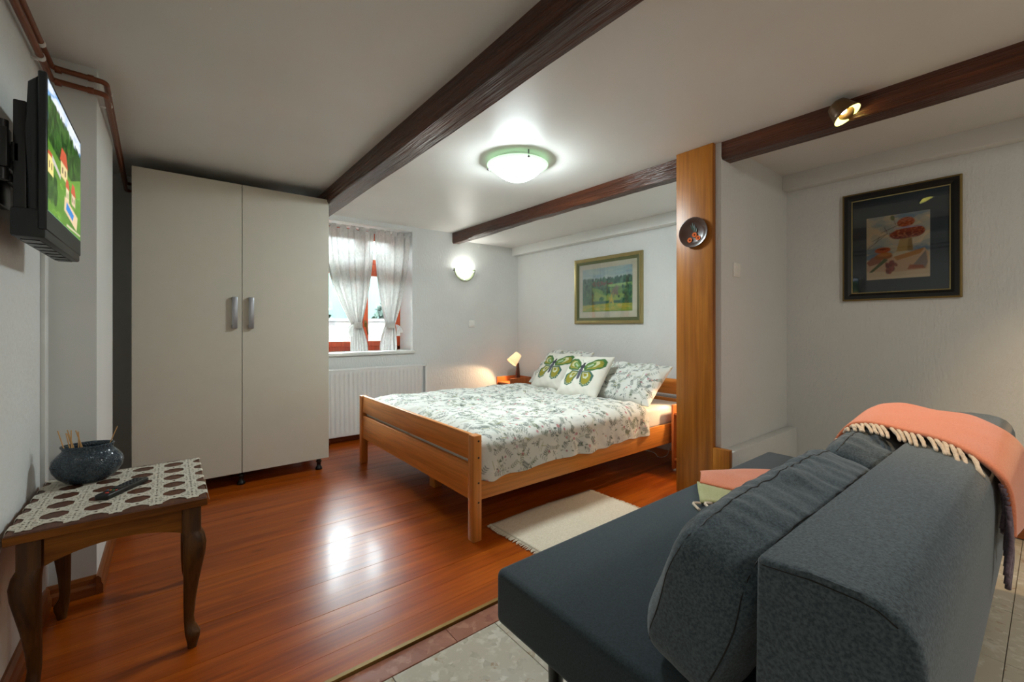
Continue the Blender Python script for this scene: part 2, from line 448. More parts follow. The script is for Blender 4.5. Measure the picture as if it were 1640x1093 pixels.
def floral(cv, w, h, density=260, seed=1):
    r = random.Random(seed)
    greens = [(70, 88, 74), (88, 104, 82), (112, 122, 88), (84, 98, 98), (60, 74, 64), (124, 132, 120)]
    for _ in range(int(density * w * h)):
        x, y = r.uniform(0, w), r.uniform(0, h); a = r.gauss(1.2, 0.8) if r.random() < 0.8 else r.uniform(0, 6.28)
        kind = r.random(); g = r.choice(greens); L = r.uniform(0.028, 0.065)
        ex, ey = x + L * math.cos(a), y + L * math.sin(a)
        if kind < 0.42:                                   # sprig with paired leaves
            L *= 1.25; ex, ey = x + L * math.cos(a), y + L * math.sin(a)
            cv.seg(x, y, ex, ey, 0.0014, g, 0.6)
            n = r.randint(4, 6); ls = r.uniform(0.0045, 0.0075)
            for k in range(n):
                t = (k + 0.6) / n
                for sd in (-1, 1):
                    b = a + sd * 0.95
                    cv.ell(x + t * L * math.cos(a) + ls * 1.25 * math.cos(b), y + t * L * math.sin(a) + ls * 1.25 * math.sin(b), ls, ls * 0.38, b, g, 0.9)
        elif kind < 0.6:                                  # airy twig of dots
            for k in range(r.randint(10, 18)):
                t = r.random(); sp = 0.016 * t
                px, py = x + t * L * math.cos(a) + r.gauss(0, sp), y + t * L * math.sin(a) + r.gauss(0, sp)
                cv.ell(px, py, 0.0034, 0.0024, r.uniform(0, 3), r.choice([g, (96, 104, 104), (120, 124, 112)]), 0.85)
            cv.seg(x, y, ex, ey, 0.0014, (132, 138, 126), 0.6)
        elif kind < 0.76:                                 # flower on a stem
            c = r.choice([(186, 92, 108), (204, 132, 132), (168, 70, 92), (196, 150, 160)])
            cv.seg(x, y, ex, ey, 0.0014, g, 0.6)
            R = r.uniform(0.005, 0.009)
            for k in range(6):
                cv.ell(ex + R * 0.7 * math.cos(k), ey + R * 0.7 * math.sin(k), R * 0.5, R * 0.38, k, c, 0.85)
            cv.ell(x + 0.4 * L * math.cos(a) + 0.006, y + 0.4 * L * math.sin(a), 0.010, 0.0035, a + 0.7, g, 0.9)
        elif kind < 0.88:                                 # grass blades, ochre
            for k in range(3):
                b = a + r.uniform(-0.3, 0.3)
                cv.seg(x, y, x + L * math.cos(b), y + L * math.sin(b), 0.0016, r.choice([(186, 172, 96), (142, 150, 92), (160, 158, 120)]), 0.8)
        else:                                             # single broad leaf
            cv.ell(x, y, r.uniform(0.008, 0.014), r.uniform(0.003, 0.005), a, r.choice([(64, 92, 62), (84, 112, 74), (48, 68, 56)]), 0.9)
    return cv

# =================================================================== SETTING
XL, XR, YB, YF = -0.385, 3.48, 4.27, -2.40           # left wall, right (head) wall, window wall, wall behind the camera
ZC, ZCB = 2.17, 2.095                                # ceiling, lower ceiling over the bed
YP0, YP1, XP = 1.20, 1.47, 2.50                      # partition faces, partition end
WX0, WX1, WZ0, WZ1, WY = 0.72, 2.03, 0.85, 2.13, 4.58  # window opening and the plane of its frame

floor = struct(box('floor', (XL - 0.1, XR + 0.1, YF - 0.1, YB + 0.05, -0.12, -0.016), 'grout'))
PW = 0.111
me_plank = None
nrow = int((YB - 1.405) / PW) + 1
for k in range(nrow):
    y0 = 1.405 + k * PW
    if me_plank is None:
        o = B().box(0, XR - XL - 0.002, 0.0002, PW - 0.0002, -0.016, 0.0, r=0.0007, seg=1).done('plank', 'plank', floor); me_plank = o.data
        o.matrix_basis = Matrix.Translation((XL + 0.001, y0, 0))
    else:
        o = link('plank', me_plank, None, floor, mw=Matrix.Translation((XL + 0.001, y0, random.uniform(-0.0006, 0.0006))))
struct(box('trim_1', (XL, XR, 1.388, 1.405, -0.016, 0.004), 'brass', r=0.001, seg=1))
# red border stones and terrazzo tiles
me_b = me_t = None
x = 0.951 - 0.4 * 4
xs = [x + 0.4 * k for k in range(12)]
for x0 in xs:
    if x0 + 0.4 < XL or x0 > XR: continue
    a, b_ = max(x0, XL), min(x0 + 0.4, XR)
    q = -0.16
    B().box(max(x0 + q, XL), min(x0 + q + 0.399, XR), 1.304, 1.387, -0.016, -0.006, r=0.0012, seg=1).done('border_tile', 'border', floor)
    for j in range(-9, 4):
        y0 = 0.103 + 0.4 * (j - 1) if j < 4 else 0
        y0 = 0.103 + 0.4 * (j)
        if y0 >= 1.30: continue
        ya, yb = max(y0, YF), y0 + 0.4
        if yb < YF: continue
        B().box(a, b_ - 0.0018, ya, yb - 0.0018, -0.016, -0.006, r=0.001, seg=1).done('tile', 'tile', floor)

# walls
struct(box('wall_left', (XL - 0.25, XL, YF, 4.7, -0.1, 2.4), 'wall'))
# chimney breast with rounded far edge
pts = [(XL, 2.47), (-0.238, 2.47), (-0.238, 3.10), (-0.245, 3.16), (-0.262, 3.20), (-0.29, 3.22), (XL, 3.22)]
struct(B().prism(pts, 'Z', -0.02, 2.3).done('wall_chimney', 'wall_smooth', None))
struct(box('wall_alcove', (XL, 0.70, 4.10, YB + 0.02, -0.02, 2.3), 'wall_smooth'))
b = B()
b.box(XL - 0.2, WX0, YB, 4.62, -0.1, 2.4); b.box(WX1, XR + 0.2, YB, 4.62, -0.1, 2.4)
b.box(WX0, WX1, YB, 4.62, -0.1, WZ0 - 0.03); b.box(WX0, WX1, YB, 4.62, WZ1, 2.4)
struct(b.done('wall_back', 'wall'))
struct(box('wall_right', (XR, XR + 0.2, YF, 4.6, -0.1, 2.4), 'wall'))
struct(box('wall_front', (XL - 0.2, XR + 0.2, YF - 0.2, YF, -0.1, 2.4), 'wall'))
struct(box('wall_partition', (XP, XR, YP0, YP1, -0.02, 2.3), 'wall'))
struct(box('trim_2', (2.50, XR, 1.135, YP0, -0.02, 0.388), 'wall', r=0.006))          # low plaster ledge along the partition
struct(box('ceiling', (XL - 0.2, XR + 0.2, YF - 0.2, 4.6, ZC, 2.42), 'ceiling'))
struct(box('ceiling_bed_bay', (2.58, XR, YP1, YB, ZCB, ZC + 0.01), 'ceiling'))
struct(box('trim_3', (3.385, XR, YP1, YB, 1.998, ZCB + 0.01), 'wall_smooth', r=0.004))
struct(box('trim_4', (3.40, XR, YF, YP0, 2.066, ZC + 0.01), 'wall_smooth', r=0.004))
# baseboards
def skirting(name, p0, p1, h=0.075, d=0.022):
    p0, p1 = Vector(p0), Vector(p1); t = (p1 - p0); L = t.length; t.normalize()
    prof = [(0, 0), (d, 0), (d, h * 0.45), (d * 0.75, h * 0.62), (d * 0.7, h * 0.85), (d * 0.3, h), (0, h)]
    mw = Matrix.Translation((p0.x, p0.y, 0)) @ Matrix.Rotation(math.atan2(t.y, t.x), 4, 'Z')
    o = B().prism(prof, 'X', 0, L).done(name, 'skirting', None, mw=mw)
    return struct(o)
skirting('baseboard_left', (XL, 2.47), (XL, YF)); skirting('baseboard_chimney', (-0.2385, 2.47), (XL, 2.47))
skirting('baseboard_chimney_side', (-0.238, 3.2), (-0.238, 2.448))
skirting('baseboard_back', (3.48, YB), (0.70, YB), 0.07)
skirting('baseboard_right', (XR, YF), (XR, 1.135), 0.09)

# ---- beams (rough hewn) and the wooden post
def beam(name, x0, x1, z0, y0, y1, wob, seed, ztop=ZC + 0.02):
    n = 60; rings = []
    for i in range(n + 1):
        y = y0 + (y1 - y0) * i / n
        def w(k, f=1.0): return wob * mnoise.noise(Vector((k * 7.3 + seed, y * 1.1 * f, 0))) + 0.25 * wob * mnoise.noise(Vector((k * 3.1 + seed, y * 6 * f, 4)))
        zb = z0 + w(1) * 0.8; c = 0.010
        rings.append([(x0 + w(2) * 0.5, y, ztop), (x0 + w(3) * 0.5, y, zb + c + 0.004), (x0 + c + w(3) * 0.5, y, zb), (x1 - c + w(4), y, zb + w(5) * 0.4), (x1 + w(4), y, zb + c), (x1 + w(6) * 0.5, y, ztop)])
    o = B().loft(rings).done(name, 'beam', None, 'auto')
    return struct(o)
beam('ceiling_beam', 0.95, 1.09, 2.052, YF, YB, 0.008, 1)['label'] = 'dark brown timber beam running from above the wardrobe across the ceiling'
o = beam('ceiling_beam', 2.525, 2.62, 2.058, 1.40, YB, 0.018, 5)
o['label'] = 'rough dark timber beam between the window wall and the wooden post'
beam('ceiling_beam', 2.50, 2.62, 2.07, YF, 1.25, 0.006, 9)['label'] = 'dark timber beam carrying the lit spotlight'
b = B(); b.prism([(1.232, -0.01), (1.232, ZC), (1.462, ZC), (1.462, -0.01)], 'X', 2.463, XP, 0.004)
b.box(2.463, XP, 1.138, 1.2325, -0.01, 0.40, 0.003)
struct(b.done('pillar', 'post', None, 'auto'))['label'] = 'varnished orange-brown wooden post facing the end of the partition wall'

# ---- window 1
win = struct(B().box(WX1 - 0.001, WX1, YB, YB + 0.001, WZ0, WZ0 + 0.001).done('window_1', 'winwood'))
fy0, fy1 = WY, WY + 0.06
def wbar(name, x0, x1, z0, z1, y0=fy0, y1=fy1, r=0.004): return box(name, (x0, x1, y0, y1, z0, z1), 'winwood', win, r=r, seg=1)
wbar('frame_post', 1.955, WX1, WZ0, WZ1); wbar('frame_post', WX0, WX0 + 0.06, WZ0, WZ1)
wbar('frame_rail', WX0, WX1, WZ0 - 0.01, 0.90); wbar('frame_rail', WX0, WX1, WZ1 - 0.05, WZ1); wbar('frame_rail', WX0, WX1, 1.70, 1.775)
xm = 1.60
for (a, b_) in ((WX0 + 0.05, xm - 0.004), (xm + 0.004, 1.96)):
    for (z0, z1) in ((0.895, 1.705), (1.77, WZ1 - 0.045)):
        s0, s1 = fy0 - 0.018, fy1 - 0.02; w_ = 0.055
        sash = box('sash', (a, a + w_, s0, s1, z0, z1), 'winwood', win, r=0.003, seg=1)
        box('sash_stile', (b_ - w_, b_, s0, s1, z0, z1), 'winwood', sash, r=0.003, seg=1)
        box('sash_rail', (a + w_, b_ - w_, s0, s1, z0, z0 + w_), 'winwood', sash, r=0.003, seg=1)
        box('sash_rail', (a + w_, b_ - w_, s0, s1, z1 - w_, z1), 'winwood', sash, r=0.003, seg=1)
        box('pane', (a + w_, b_ - w_, s0 + 0.02, s0 + 0.024, z0 + w_, z1 - w_), 'pane', sash)
hd = B(); hd.box(1.615, 1.640, fy0 - 0.026, fy0 - 0.018, 1.10, 1.17, 0.004); hd.tube([(1.628, fy0 - 0.022, 1.14), (1.628, fy0 - 0.055, 1.14)], 0.007, 8)
hd.tube([(1.628, fy0 - 0.052, 1.145), (1.632, fy0 - 0.056, 1.09), (1.645, fy0 - 0.054, 1.02)], 0.007, 8)
hd.done('window_handle', 'brass', win, True)
box('hinge', (1.972, 1.984, fy0 - 0.03, fy0, 1.0, 1.06), 'brass', win, r=0.002)
struct(B().box(WX0, WX1 + 0.015, 4.245, WY, WZ0 - 0.03, WZ0, 0.004).done('trim_5', 'sill', None, 'auto'))          # window sill
b = B(); b.box(WX0, WX1, 4.275, 4.30, WZ1 - 0.012, WZ1, 0.002)
struct(b.done('trim_6', 'sill'))                                                                                   # white lintel track
# ---- garden seen through window 1
struct(box('ground', (-8, 14, 4.7, 22, -0.3, -0.05), 'lawn'))
struct(box('garden_wall', (-4, 12, 7.6, 7.9, -0.1, 1.20), 'ext_stone'))
b = B(); b.box(-4, 12, 7.58, 7.92, 1.20, 1.25)
struct(b.done('garden_wall_coping', 'ext_stone'))
fence = struct(box('garden_fence', (-4, 12, 10.2, 10.23, 0.2, 2.9), 'net'))
def shrub(x, y, h, r, label, seed):
    rr = random.Random(seed); t = thing('garden_shrub', (x, y, -0.05), label, 'shrub', 'shrubs behind the garden wall')
    B().tube([(x, y, -0.05), (x, y, h * 0.8)], [0.04, 0.015], 7).done('stem', 'walnut', t)
    bm = B()
    for k in range(900):
        z = h * (0.12 + 0.88 * rr.random() ** 1.2); f = 1 - (z / h) ** 1.4; a = rr.uniform(0, 6.28); q = r * f * math.sqrt(rr.random())
        c = Vector((x + q * math.cos(a), y + q * math.sin(a), z)); d1 = Vector((rr.gauss(0, 1), rr.gauss(0, 1), rr.gauss(0, 1))).normalized() * 0.09
        d2 = Vector((rr.gauss(0, 1), rr.gauss(0, 1), rr.gauss(0, 1))).normalized() * 0.06
        vs = [bm.bm.verts.new(p) for p in (c - d1, c + d2, c + d1, c - d2)]; bm.bm.faces.new(vs)
    f = bm.done('foliage', 'leaf', t); f['kind'] = 'stuff'
shrub(2.05, 9.0, 2.35, 0.8, 'pale green conical shrub behind the stone wall, seen between the two window curtains', 1)
shrub(3.75, 9.0, 1.95, 0.8, 'green shrub behind the stone wall, seen past the tied curtain nearest the wall lamp', 2)

# =================================================================== FURNITURE
# ---- wardrobe
wx0, wx1, wy, wz0, wz1 = -0.183, 0.962, 3.49, 0.092, 2.083
wd = thing('wardrobe', (0.39, 3.77, 0), 'tall cream two-door wardrobe standing beside the window', 'wardrobe')
b = B(); b.box(wx0, wx0 + 0.018, wy + 0.021, 4.06, wz0, wz1); b.box(wx1 - 0.018, wx1, wy + 0.021, 4.06, wz0, wz1)
b.box(wx0, wx1, wy + 0.021, 4.06, wz0, wz0 + 0.018); b.box(wx0, wx1, wy + 0.021, 4.06, wz1 - 0.018, wz1); b.box(wx0, wx1, 4.05, 4.06, wz0, wz1)
b.done('carcass', 'wardrobe', wd)
xmid = 0.3905
for (a, b_, hx) in ((wx0, xmid - 0.0015, 0.345), (xmid + 0.0015, wx1, 0.442)):
    d = box('door', (a, b_, wy, wy + 0.019, wz0, wz1), 'wardrobe', wd, r=0.0012, seg=1)
    h_ = B(); h_.box(hx - 0.016, hx + 0.016, wy - 0.032, wy - 0.026, 1.09, 1.305, 0.002)
    h_.box(hx - 0.016, hx + 0.016, wy - 0.03, wy, 1.09, 1.113, 0.002); h_.box(hx - 0.016, hx + 0.016, wy - 0.03, wy, 1.282, 1.305, 0.002)
    h_.done('handle', 'chrome', d, 'auto')
for x_ in (wx0 + 0.06, xmid, wx1 - 0.06):
    for y_ in (wy + 0.05, 4.0):
        B().lathe([(0.016, 0.092), (0.016, 0.07), (0.024, 0.065), (0.016, 0.055), (0.014, 0.03), (0.022, 0.018), (0.026, 0.008), (0.024, 0)], 16, (x_, y_, 0), caps=True).done('foot', 'black', wd, True)

# ---- radiator
rx0, rx1, ry, rz0, rz1 = 0.98, 2.15, 4.165, 0.065, 0.70
rad = thing('radiator', (1.56, 4.21, 0), 'white ribbed panel radiator under the window', 'radiator')
P = []
pitch = 0.0425; n = int((rx1 - rx0 - 0.04) / pitch)
xs_, off = [], []
for k in range(n):
    xb = rx0 + 0.02 + k * pitch
    for f, d in ((0.0, 0.0), (0.32, 0.0), (0.42, 0.009), (0.78, 0.009), (0.90, 0.0)):
        xs_.append(xb + f * pitch); off.append(d)
zs = [rz0 + 0.012, rz0 + 0.035, rz0 + 0.05, rz1 - 0.055, rz1 - 0.04, rz1 - 0.012]
amp = [0, 0, 1, 1, 0, 0]
P = np.array([[(xx, ry + d * am, z) for xx, d in zip(xs_, off)] for z, am in zip(zs, amp)])
link('front_panel', grid_mesh('front_panel', P), 'radiator', rad)
for xx in (rx0, rx1 - 0.022): box('side_cover', (xx, xx + 0.022, ry - 0.002, ry + 0.09, rz0, rz1), 'radiator', rad, r=0.004)
b = B(); b.box(rx0, rx1, ry - 0.002, ry + 0.012, rz1 - 0.016, rz1, 0.003); b.box(rx0, rx1, ry + 0.075, ry + 0.088, rz1 - 0.016, rz1, 0.003)
for k in range(30):
    xx = rx0 + 0.03 + k * (rx1 - rx0 - 0.06) / 29; b.box(xx - 0.004, xx + 0.004, ry + 0.01, ry + 0.077, rz1 - 0.01, rz1 - 0.004)
b.done('top_grille', 'radiator', rad)
box('bottom_rail', (rx0, rx1, ry - 0.001, ry + 0.05, rz0, rz0 + 0.016), 'radiator', rad, r=0.003)
box('back_panel', (rx0, rx1, ry + 0.05, ry + 0.065, rz0, rz1 - 0.02), 'radiator', rad)
for xx in (1.1, 1.16): B().tube([(xx, 4.19, rz0), (xx, 4.19, 0.0)], 0.008, 8).done('supply_pipe', 'copper', rad, True)
for xx in (rx0 + 0.2, rx1 - 0.23): box('wall_bracket', (xx, xx + 0.03, ry + 0.06, YB, rz1 - 0.12, rz1 - 0.08), 'radiator', rad)

# ---- curtain rod and curtains
RZ = 2.095; RY = 4.325
rod = thing('curtain_rod', (1.4, RY, RZ), 'thin white curtain rod across the top of the window recess', 'curtain rod')
B().tube([(WX0 + 0.001, RY, RZ), (WX1 - 0.001, RY, RZ)], 0.006, 10).done('rod', 'white_plastic', rad if False else rod, True)
B().lathe([(0.012, 0), (0.012, 0.012), (0.006, 0.014)], 12, (0, 0, 0), Mx=Matrix.Translation((WX1 - 0.001, RY, RZ)) @ Matrix.Rotation(-math.pi / 2, 4, 'Y'), caps=True).done('end_socket', 'white_plastic', rod, True)
def curtain(label, xl, xr, xt, tw, bl, br, ph, nfold, tabs, bow):
    c = thing('curtain', ((xl + xr) / 2, RY, WZ0), label, 'curtain', 'sheer tied curtains at the window')
    nz, nx = 90, 110; zt, zb, zk = 2.072, 0.857, 1.125
    P = np.zeros((nz, nx, 3))
    for i in range(nz):
        z = zt + (zb - zt) * i / (nz - 1)
        if z > zk:
            t = (zt - z) / (zt - zk); s = t ** 2.0
            tl, tr_ = xl + (xt - tw - xl) * s, xr + (xt + tw - xr) * (t ** 2.0)
            am = 0.016 + 0.022 * t
        else:
            t = (zk - z) / (zk - zb); s = math.sin(t * math.pi / 2) ** 0.9
            tl, tr_ = xt - tw + (bl - xt + tw) * s, xt + tw + (br - xt - tw) * s
            am = 0.038 - 0.018 * t
        for j in range(nx):
            f = j / (nx - 1)
            fold = math.sin(f * nfold * 2 * math.pi + ph + 0.8 * math.sin(f * 5 + ph)) * am + 0.35 * am * math.sin(f * nfold * 4.7 * math.pi + 1.3)
            sag = 0.012 * (1 - abs(2 * ((f * tabs) % 1) - 1)) if i < 6 else 0
            xx = tl + (tr_ - tl) * (f + 0.024 * math.sin(f * nfold * 4 * math.pi + ph))
            P[i, j] = (min(xx, WX1 - 0.012), RY - 0.012 + fold * 0.8, z - sag * (1 - i / 6))
    link('cloth', grid_mesh('cloth', P), 'linen', c, True)
    for k in range(tabs + 1):
        xx = xl + 0.012 + (xr - xl - 0.03) * k / tabs; w_ = 0.021
        ring = [(RY - 0.012, 2.05), (RY - 0.012, RZ - 0.002), (RY - 0.007, RZ + 0.008), (RY + 0.003, RZ + 0.009), (RY + 0.010, RZ), (RY + 0.006, 2.055)]
        PP = np.array([[(xx - w_ * (1.6 if i_ in (0, 5) else 1), a, z) for i_, (a, z) in enumerate(ring)], [(xx + w_ * (1.6 if i_ in (0, 5) else 1), a, z) for i_, (a, z) in enumerate(ring)]])
        link('tab', grid_mesh('tab', PP), 'linen', c)
    # tie band and bow tails
    rings = []
    for zz, e in ((1.150, 0.004), (1.135, 0.010), (1.10, 0.010), (1.085, 0.004)):
        rings.append([(xt + (tw + e) * math.cos(a), RY - 0.012 + (0.036 + e) * math.sin(a), zz) for a in [k * 2 * math.pi / 24 for k in range(24)]])
    B().loft(rings, False).done('tie_band', 'linen', c, True)
    s = bow
    for (dx, dz, w_) in ((0.055, -0.085, 0.022), (0.03, -0.12, 0.018)):
        PP = []
        for i in range(8):
            t = i / 7; ww = 0.006 + w_ * t
            cx, cz = xt + s * (tw + dx * math.sin(t * 1.4)), 1.125 + 0.02 * math.sin(t * 3.1) + dz * t
            PP.append([(cx + (-1 + 2 * q / 4) * ww, RY - 0.06 - 0.004 * math.sin(q * 2 + t * 3), cz) for q in range(5)])
        link('tie_tail', grid_mesh('tie_tail', np.array(PP)), 'linen', c, True)
    return c
curtain('sheer linen curtain tied back at the window, half behind the wardrobe', 1.13, 1.622, 1.455, 0.045, 1.395, 1.565, 0.4, 4.5, 5, -1)
curtain('sheer linen curtain tied back at the window, nearer the wall lamp', 1.632, 2.005, 1.80, 0.042, 1.69, 1.865, 1.7, 3.5, 5, 1)

# ---- bed
bed = thing('double_bed', (2.25, 2.67, 0), 'light beech double bed with slotted footboard and headboard', 'bed')
BX0, BX1, BY0, BY1 = 1.205, 3.32, 1.832, 3.515
for y_ in (BY0, BY1 - 0.055):
    lg = box('leg', (BX0, BX0 + 0.052, y_, y_ + 0.055, 0, 0.545), 'beech_z', bed, r=0.006)
    if y_ == BY0:
        for z_ in (0.515, 0.43, 0.30, 0.20):
            B().lathe([(0.006, 0), (0.005, 0.0015)], 12, Mx=Matrix.Translation((BX0 + 0.032, y_ + 0.0005, z_)) @ Matrix.Rotation(math.pi / 2, 4, 'X'), caps=True).done('bolt', 'black', lg, True)
    box('leg', (BX1 - 0.05, BX1, y_, y_ + 0.055, 0, 0.67), 'beech_z', bed, r=0.006)
box('footboard_panel', (BX0 + 0.010, BX0 + 0.034, BY0 + 0.055, BY1 - 0.055, 0.412, 0.545), 'beech_y', bed, r=0.004)
box('footboard_panel', (BX0 + 0.010, BX0 + 0.034, BY0 + 0.055, BY1 - 0.055, 0.205, 0.388), 'beech_y', bed, r=0.004)
for y_ in (BY0 + 0.012, BY1 - 0.036):
    box('side_rail', (BX0 + 0.052, BX1 - 0.05, y_, y_ + 0.024, 0.205, 0.355), 'beech', bed, r=0.004)
box('headboard_panel', (BX1 - 0.042, BX1 - 0.018, BY0 + 0.055, BY1 - 0.055, 0.54, 0.668), 'beech_y', bed, r=0.004)
box('headboard_panel', (BX1 - 0.042, BX1 - 0.018, BY0 + 0.055, BY1 - 0.055, 0.30, 0.505), 'beech_y', bed, r=0.004)
box('centre_rail', (BX0 + 0.034, BX1 - 0.05, 2.655, 2.695, 0.24, 0.31), 'beech', bed)
for x_ in (1.41, 2.35): box('support_leg', (x_, x_ + 0.06, 2.63, 2.70, 0, 0.24), 'beech_z', bed, r=0.003)
for k in range(14): box('slat', (1.33 + k * 0.14, 1.40 + k * 0.14, BY0 + 0.04, BY1 - 0.04, 0.31, 0.33), 'beech_y', bed)
for (y0, y1, lab) in ((BY0 + 0.042, 2.668, 'white mattress in the bed half nearest the post'), (2.676, BY1 - 0.042, 'white mattress in the bed half nearest the window')):
    m_ = box('mattress', (1.243, 3.262, y0, y1, 0.332, 0.488), 'mattress', None, r=0.03, seg=4)
    tag(m_, lab, 'mattress', 'bed mattresses')

# duvets
def duvet(label, ya, yb, over, drop, x0, x1, seed, head):
    """cloth from the middle of the bed (ya) to its outer side (yb); 'over' is the side it hangs on, 'drop' the hanging length"""
    res = 0.0032; flat = abs(yb - ya); rad_ = 0.05; arc = rad_ * math.pi / 2
    W = flat - rad_ + arc + drop; L = x1 - x0
    cv = floral(Canvas(W, L, res, (222, 222, 214)), W, L, 720, seed)
    ny, nx = cv.a.shape[:2]                              # ny along the bed, nx across
    sgn = -1 if yb < ya else 1
    P = np.zeros((ny, nx, 3))
    tt = np.arange(nx) * res; ss = np.arange(ny) * res
    T, S = np.meshgrid(tt, ss)
    yy = np.where(T < flat - rad_, ya + sgn * T, 0); zz = np.zeros_like(T)
    a = np.clip((T - (flat - rad_)) / rad_, 0, math.pi / 2)
    on = T >= flat - rad_
    yy = np.where(on, ya + sgn * (flat - rad_ + rad_ * np.sin(a)), yy); zz = np.where(on, -rad_ * (1 - np.cos(a)), 0)
    hang = np.clip(T - (flat - rad_ + arc), 0, None); zz -= hang
    N = lambda f1, f2, o: np.sin(S * f1 + 1.7 * np.sin(T * f2 + o) + o) * np.sin(T * f2 * 0.8 + 1.3 * np.sin(S * f1 * 0.7) + 2 * o)
    puff = 0.020 * np.sin(np.clip(T / (flat - 0.02), 0, 1) * math.pi) ** 0.6
    edge = np.clip(T / 0.09, 0, 1) ** 0.6
    endf = np.clip((L - S) / 0.06, 0, 1) ** 0.5; endb = np.clip(S / 0.08, 0, 1) ** 0.5
    wr = 0.012 * N(7, 9, 0.3 + seed) + 0.006 * N(19, 16, 1.1 + seed) + 0.003 * N(41, 33, 2.0)
    thick = (0.030 * edge * endf * endb + puff * endf * endb + wr * endb * edge)
    top = 0.489 + 0.004
    onx = np.sin(a)
    xx = x0 + S + 0.012 * np.sin(T * 11 + seed) * np.clip((S / L - 0.7) / 0.3, 0, 1)
    if head: xx = xx + head * np.clip((S / L - 0.6) / 0.4, 0, 1) * (T / W) 
    P[..., 0] = xx
    P[..., 1] = yy + sgn * onx * (thick * 0.55 - 0.012 + 0.008 * np.sin(S * 23 + 2 * np.sin(S * 9)) * np.clip(hang / 0.1, 0, 1))
    hemw = 0.008 * np.sin(S * 9 + seed) + 0.004 * np.sin(S * 31 + 2 * np.sin(S * 6)) - 0.02 * np.exp(-((S - 0.06) / 0.05) ** 2)
    P[..., 2] = top + zz + (1 - onx) * thick + 0.03 * onx * edge * 0.6 + hemw * np.clip(hang / 0.12, 0, 1)
    d = link('duvet', grid_mesh('duvet', P, cv.a), 'duvet', None, True)
    md = d.modifiers.new('thickness', 'SOLIDIFY'); md.thickness = 0.010; md.offset = -1
    return tag(d, label, 'duvet', 'floral duvets on the double bed')
duvet('floral duvet on the near half of the bed, hanging over the side rail', 2.69, 1.845, -1, 0.150, 1.262, 2.74, 3, 0.0)
duvet('floral duvet on the far half of the bed, beside the radiator', 2.675, 3.485, 1, 0.05, 1.262, 2.80, 11, 0.0)

# pillows
def pillow_mesh(name, W, Hh, T, cv, pinch=0.07, wr=0.006, seed=0, p=3.0):
    ny, nx = cv.a.shape[:2]
    u = np.linspace(-1, 1, nx); v = np.linspace(-1, 1, ny); U, V = np.meshgrid(u, v)
    X = W / 2 * U * (1 - pinch * (1 - V ** 2) * np.abs(U) ** 2); Z = Hh / 2 * V * (1 - pinch * (1 - U ** 2) * np.abs(V) ** 2)
    th = T / 2 * np.sqrt(np.clip((1 - np.abs(U) ** p) * (1 - np.abs(V) ** p), 0, 1))
    w = wr * (np.sin(U * 7 + 2 * np.sin(V * 5 + seed) + seed) * np.sin(V * 6 + seed) + 0.5 * np.sin(U * 15 + V * 11 + seed)) * np.clip(th / (T * 0.15), 0, 1)
    front = np.stack([X, -(th + w), Z], -1); back = np.stack([X, th + w * 0.5, Z], -1)
    cb = np.ones_like(cv.a) * lin((226, 222, 212)) if cv.a.ndim else cv.a
    n = ny * nx; idx = np.arange(n).reshape(ny, nx); idb = idx + n
    def q(i, flip):
        f = np.stack([i[:-1, :-1], i[:-1, 1:], i[1:, 1:], i[1:, :-1]], -1).reshape(-1, 4)
        return f[:, ::-1] if flip else f
    F_ = np.concatenate([q(idx, False), q(idb, True)])
    me = bpy.data.meshes.new(name); V_ = np.concatenate([front.reshape(-1, 3), back.reshape(-1, 3)])
    me.vertices.add(len(V_)); me.vertices.foreach_set('co', V_.astype(np.float32).ravel())
    me.loops.add(F_.size); me.loops.foreach_set('vertex_index', F_.astype(np.int32).ravel())
    me.polygons.add(len(F_)); me.polygons.foreach_set('loop_start', np.arange(0, F_.size, 4, dtype=np.int32))
    me.update(calc_edges=True)
    paint(me, np.concatenate([cv.a.reshape(-1, 3), (cv.a if wr >= 0 else cb).reshape(-1, 3)]))
    bm = bmesh.new(); bm.from_mesh(me); bmesh.ops.remove_doubles(bm, verts=bm.verts, dist=0.0004); bm.to_mesh(me); bm.free()
    return me
def place(base, face, lean, roll=0.0, h=0.45):
    """base: bottom-edge centre; face: heading of the front normal (-Y local) about Z; lean: backward tilt from upright"""
    return Matrix.Translation(Vector(base)) @ Matrix.Rotation(face, 4, 'Z') @ Matrix.Rotation(roll, 4, 'Y') @ Matrix.Rotation(-lean, 4, 'X') @ Matrix.Translation((0, 0, h / 2))
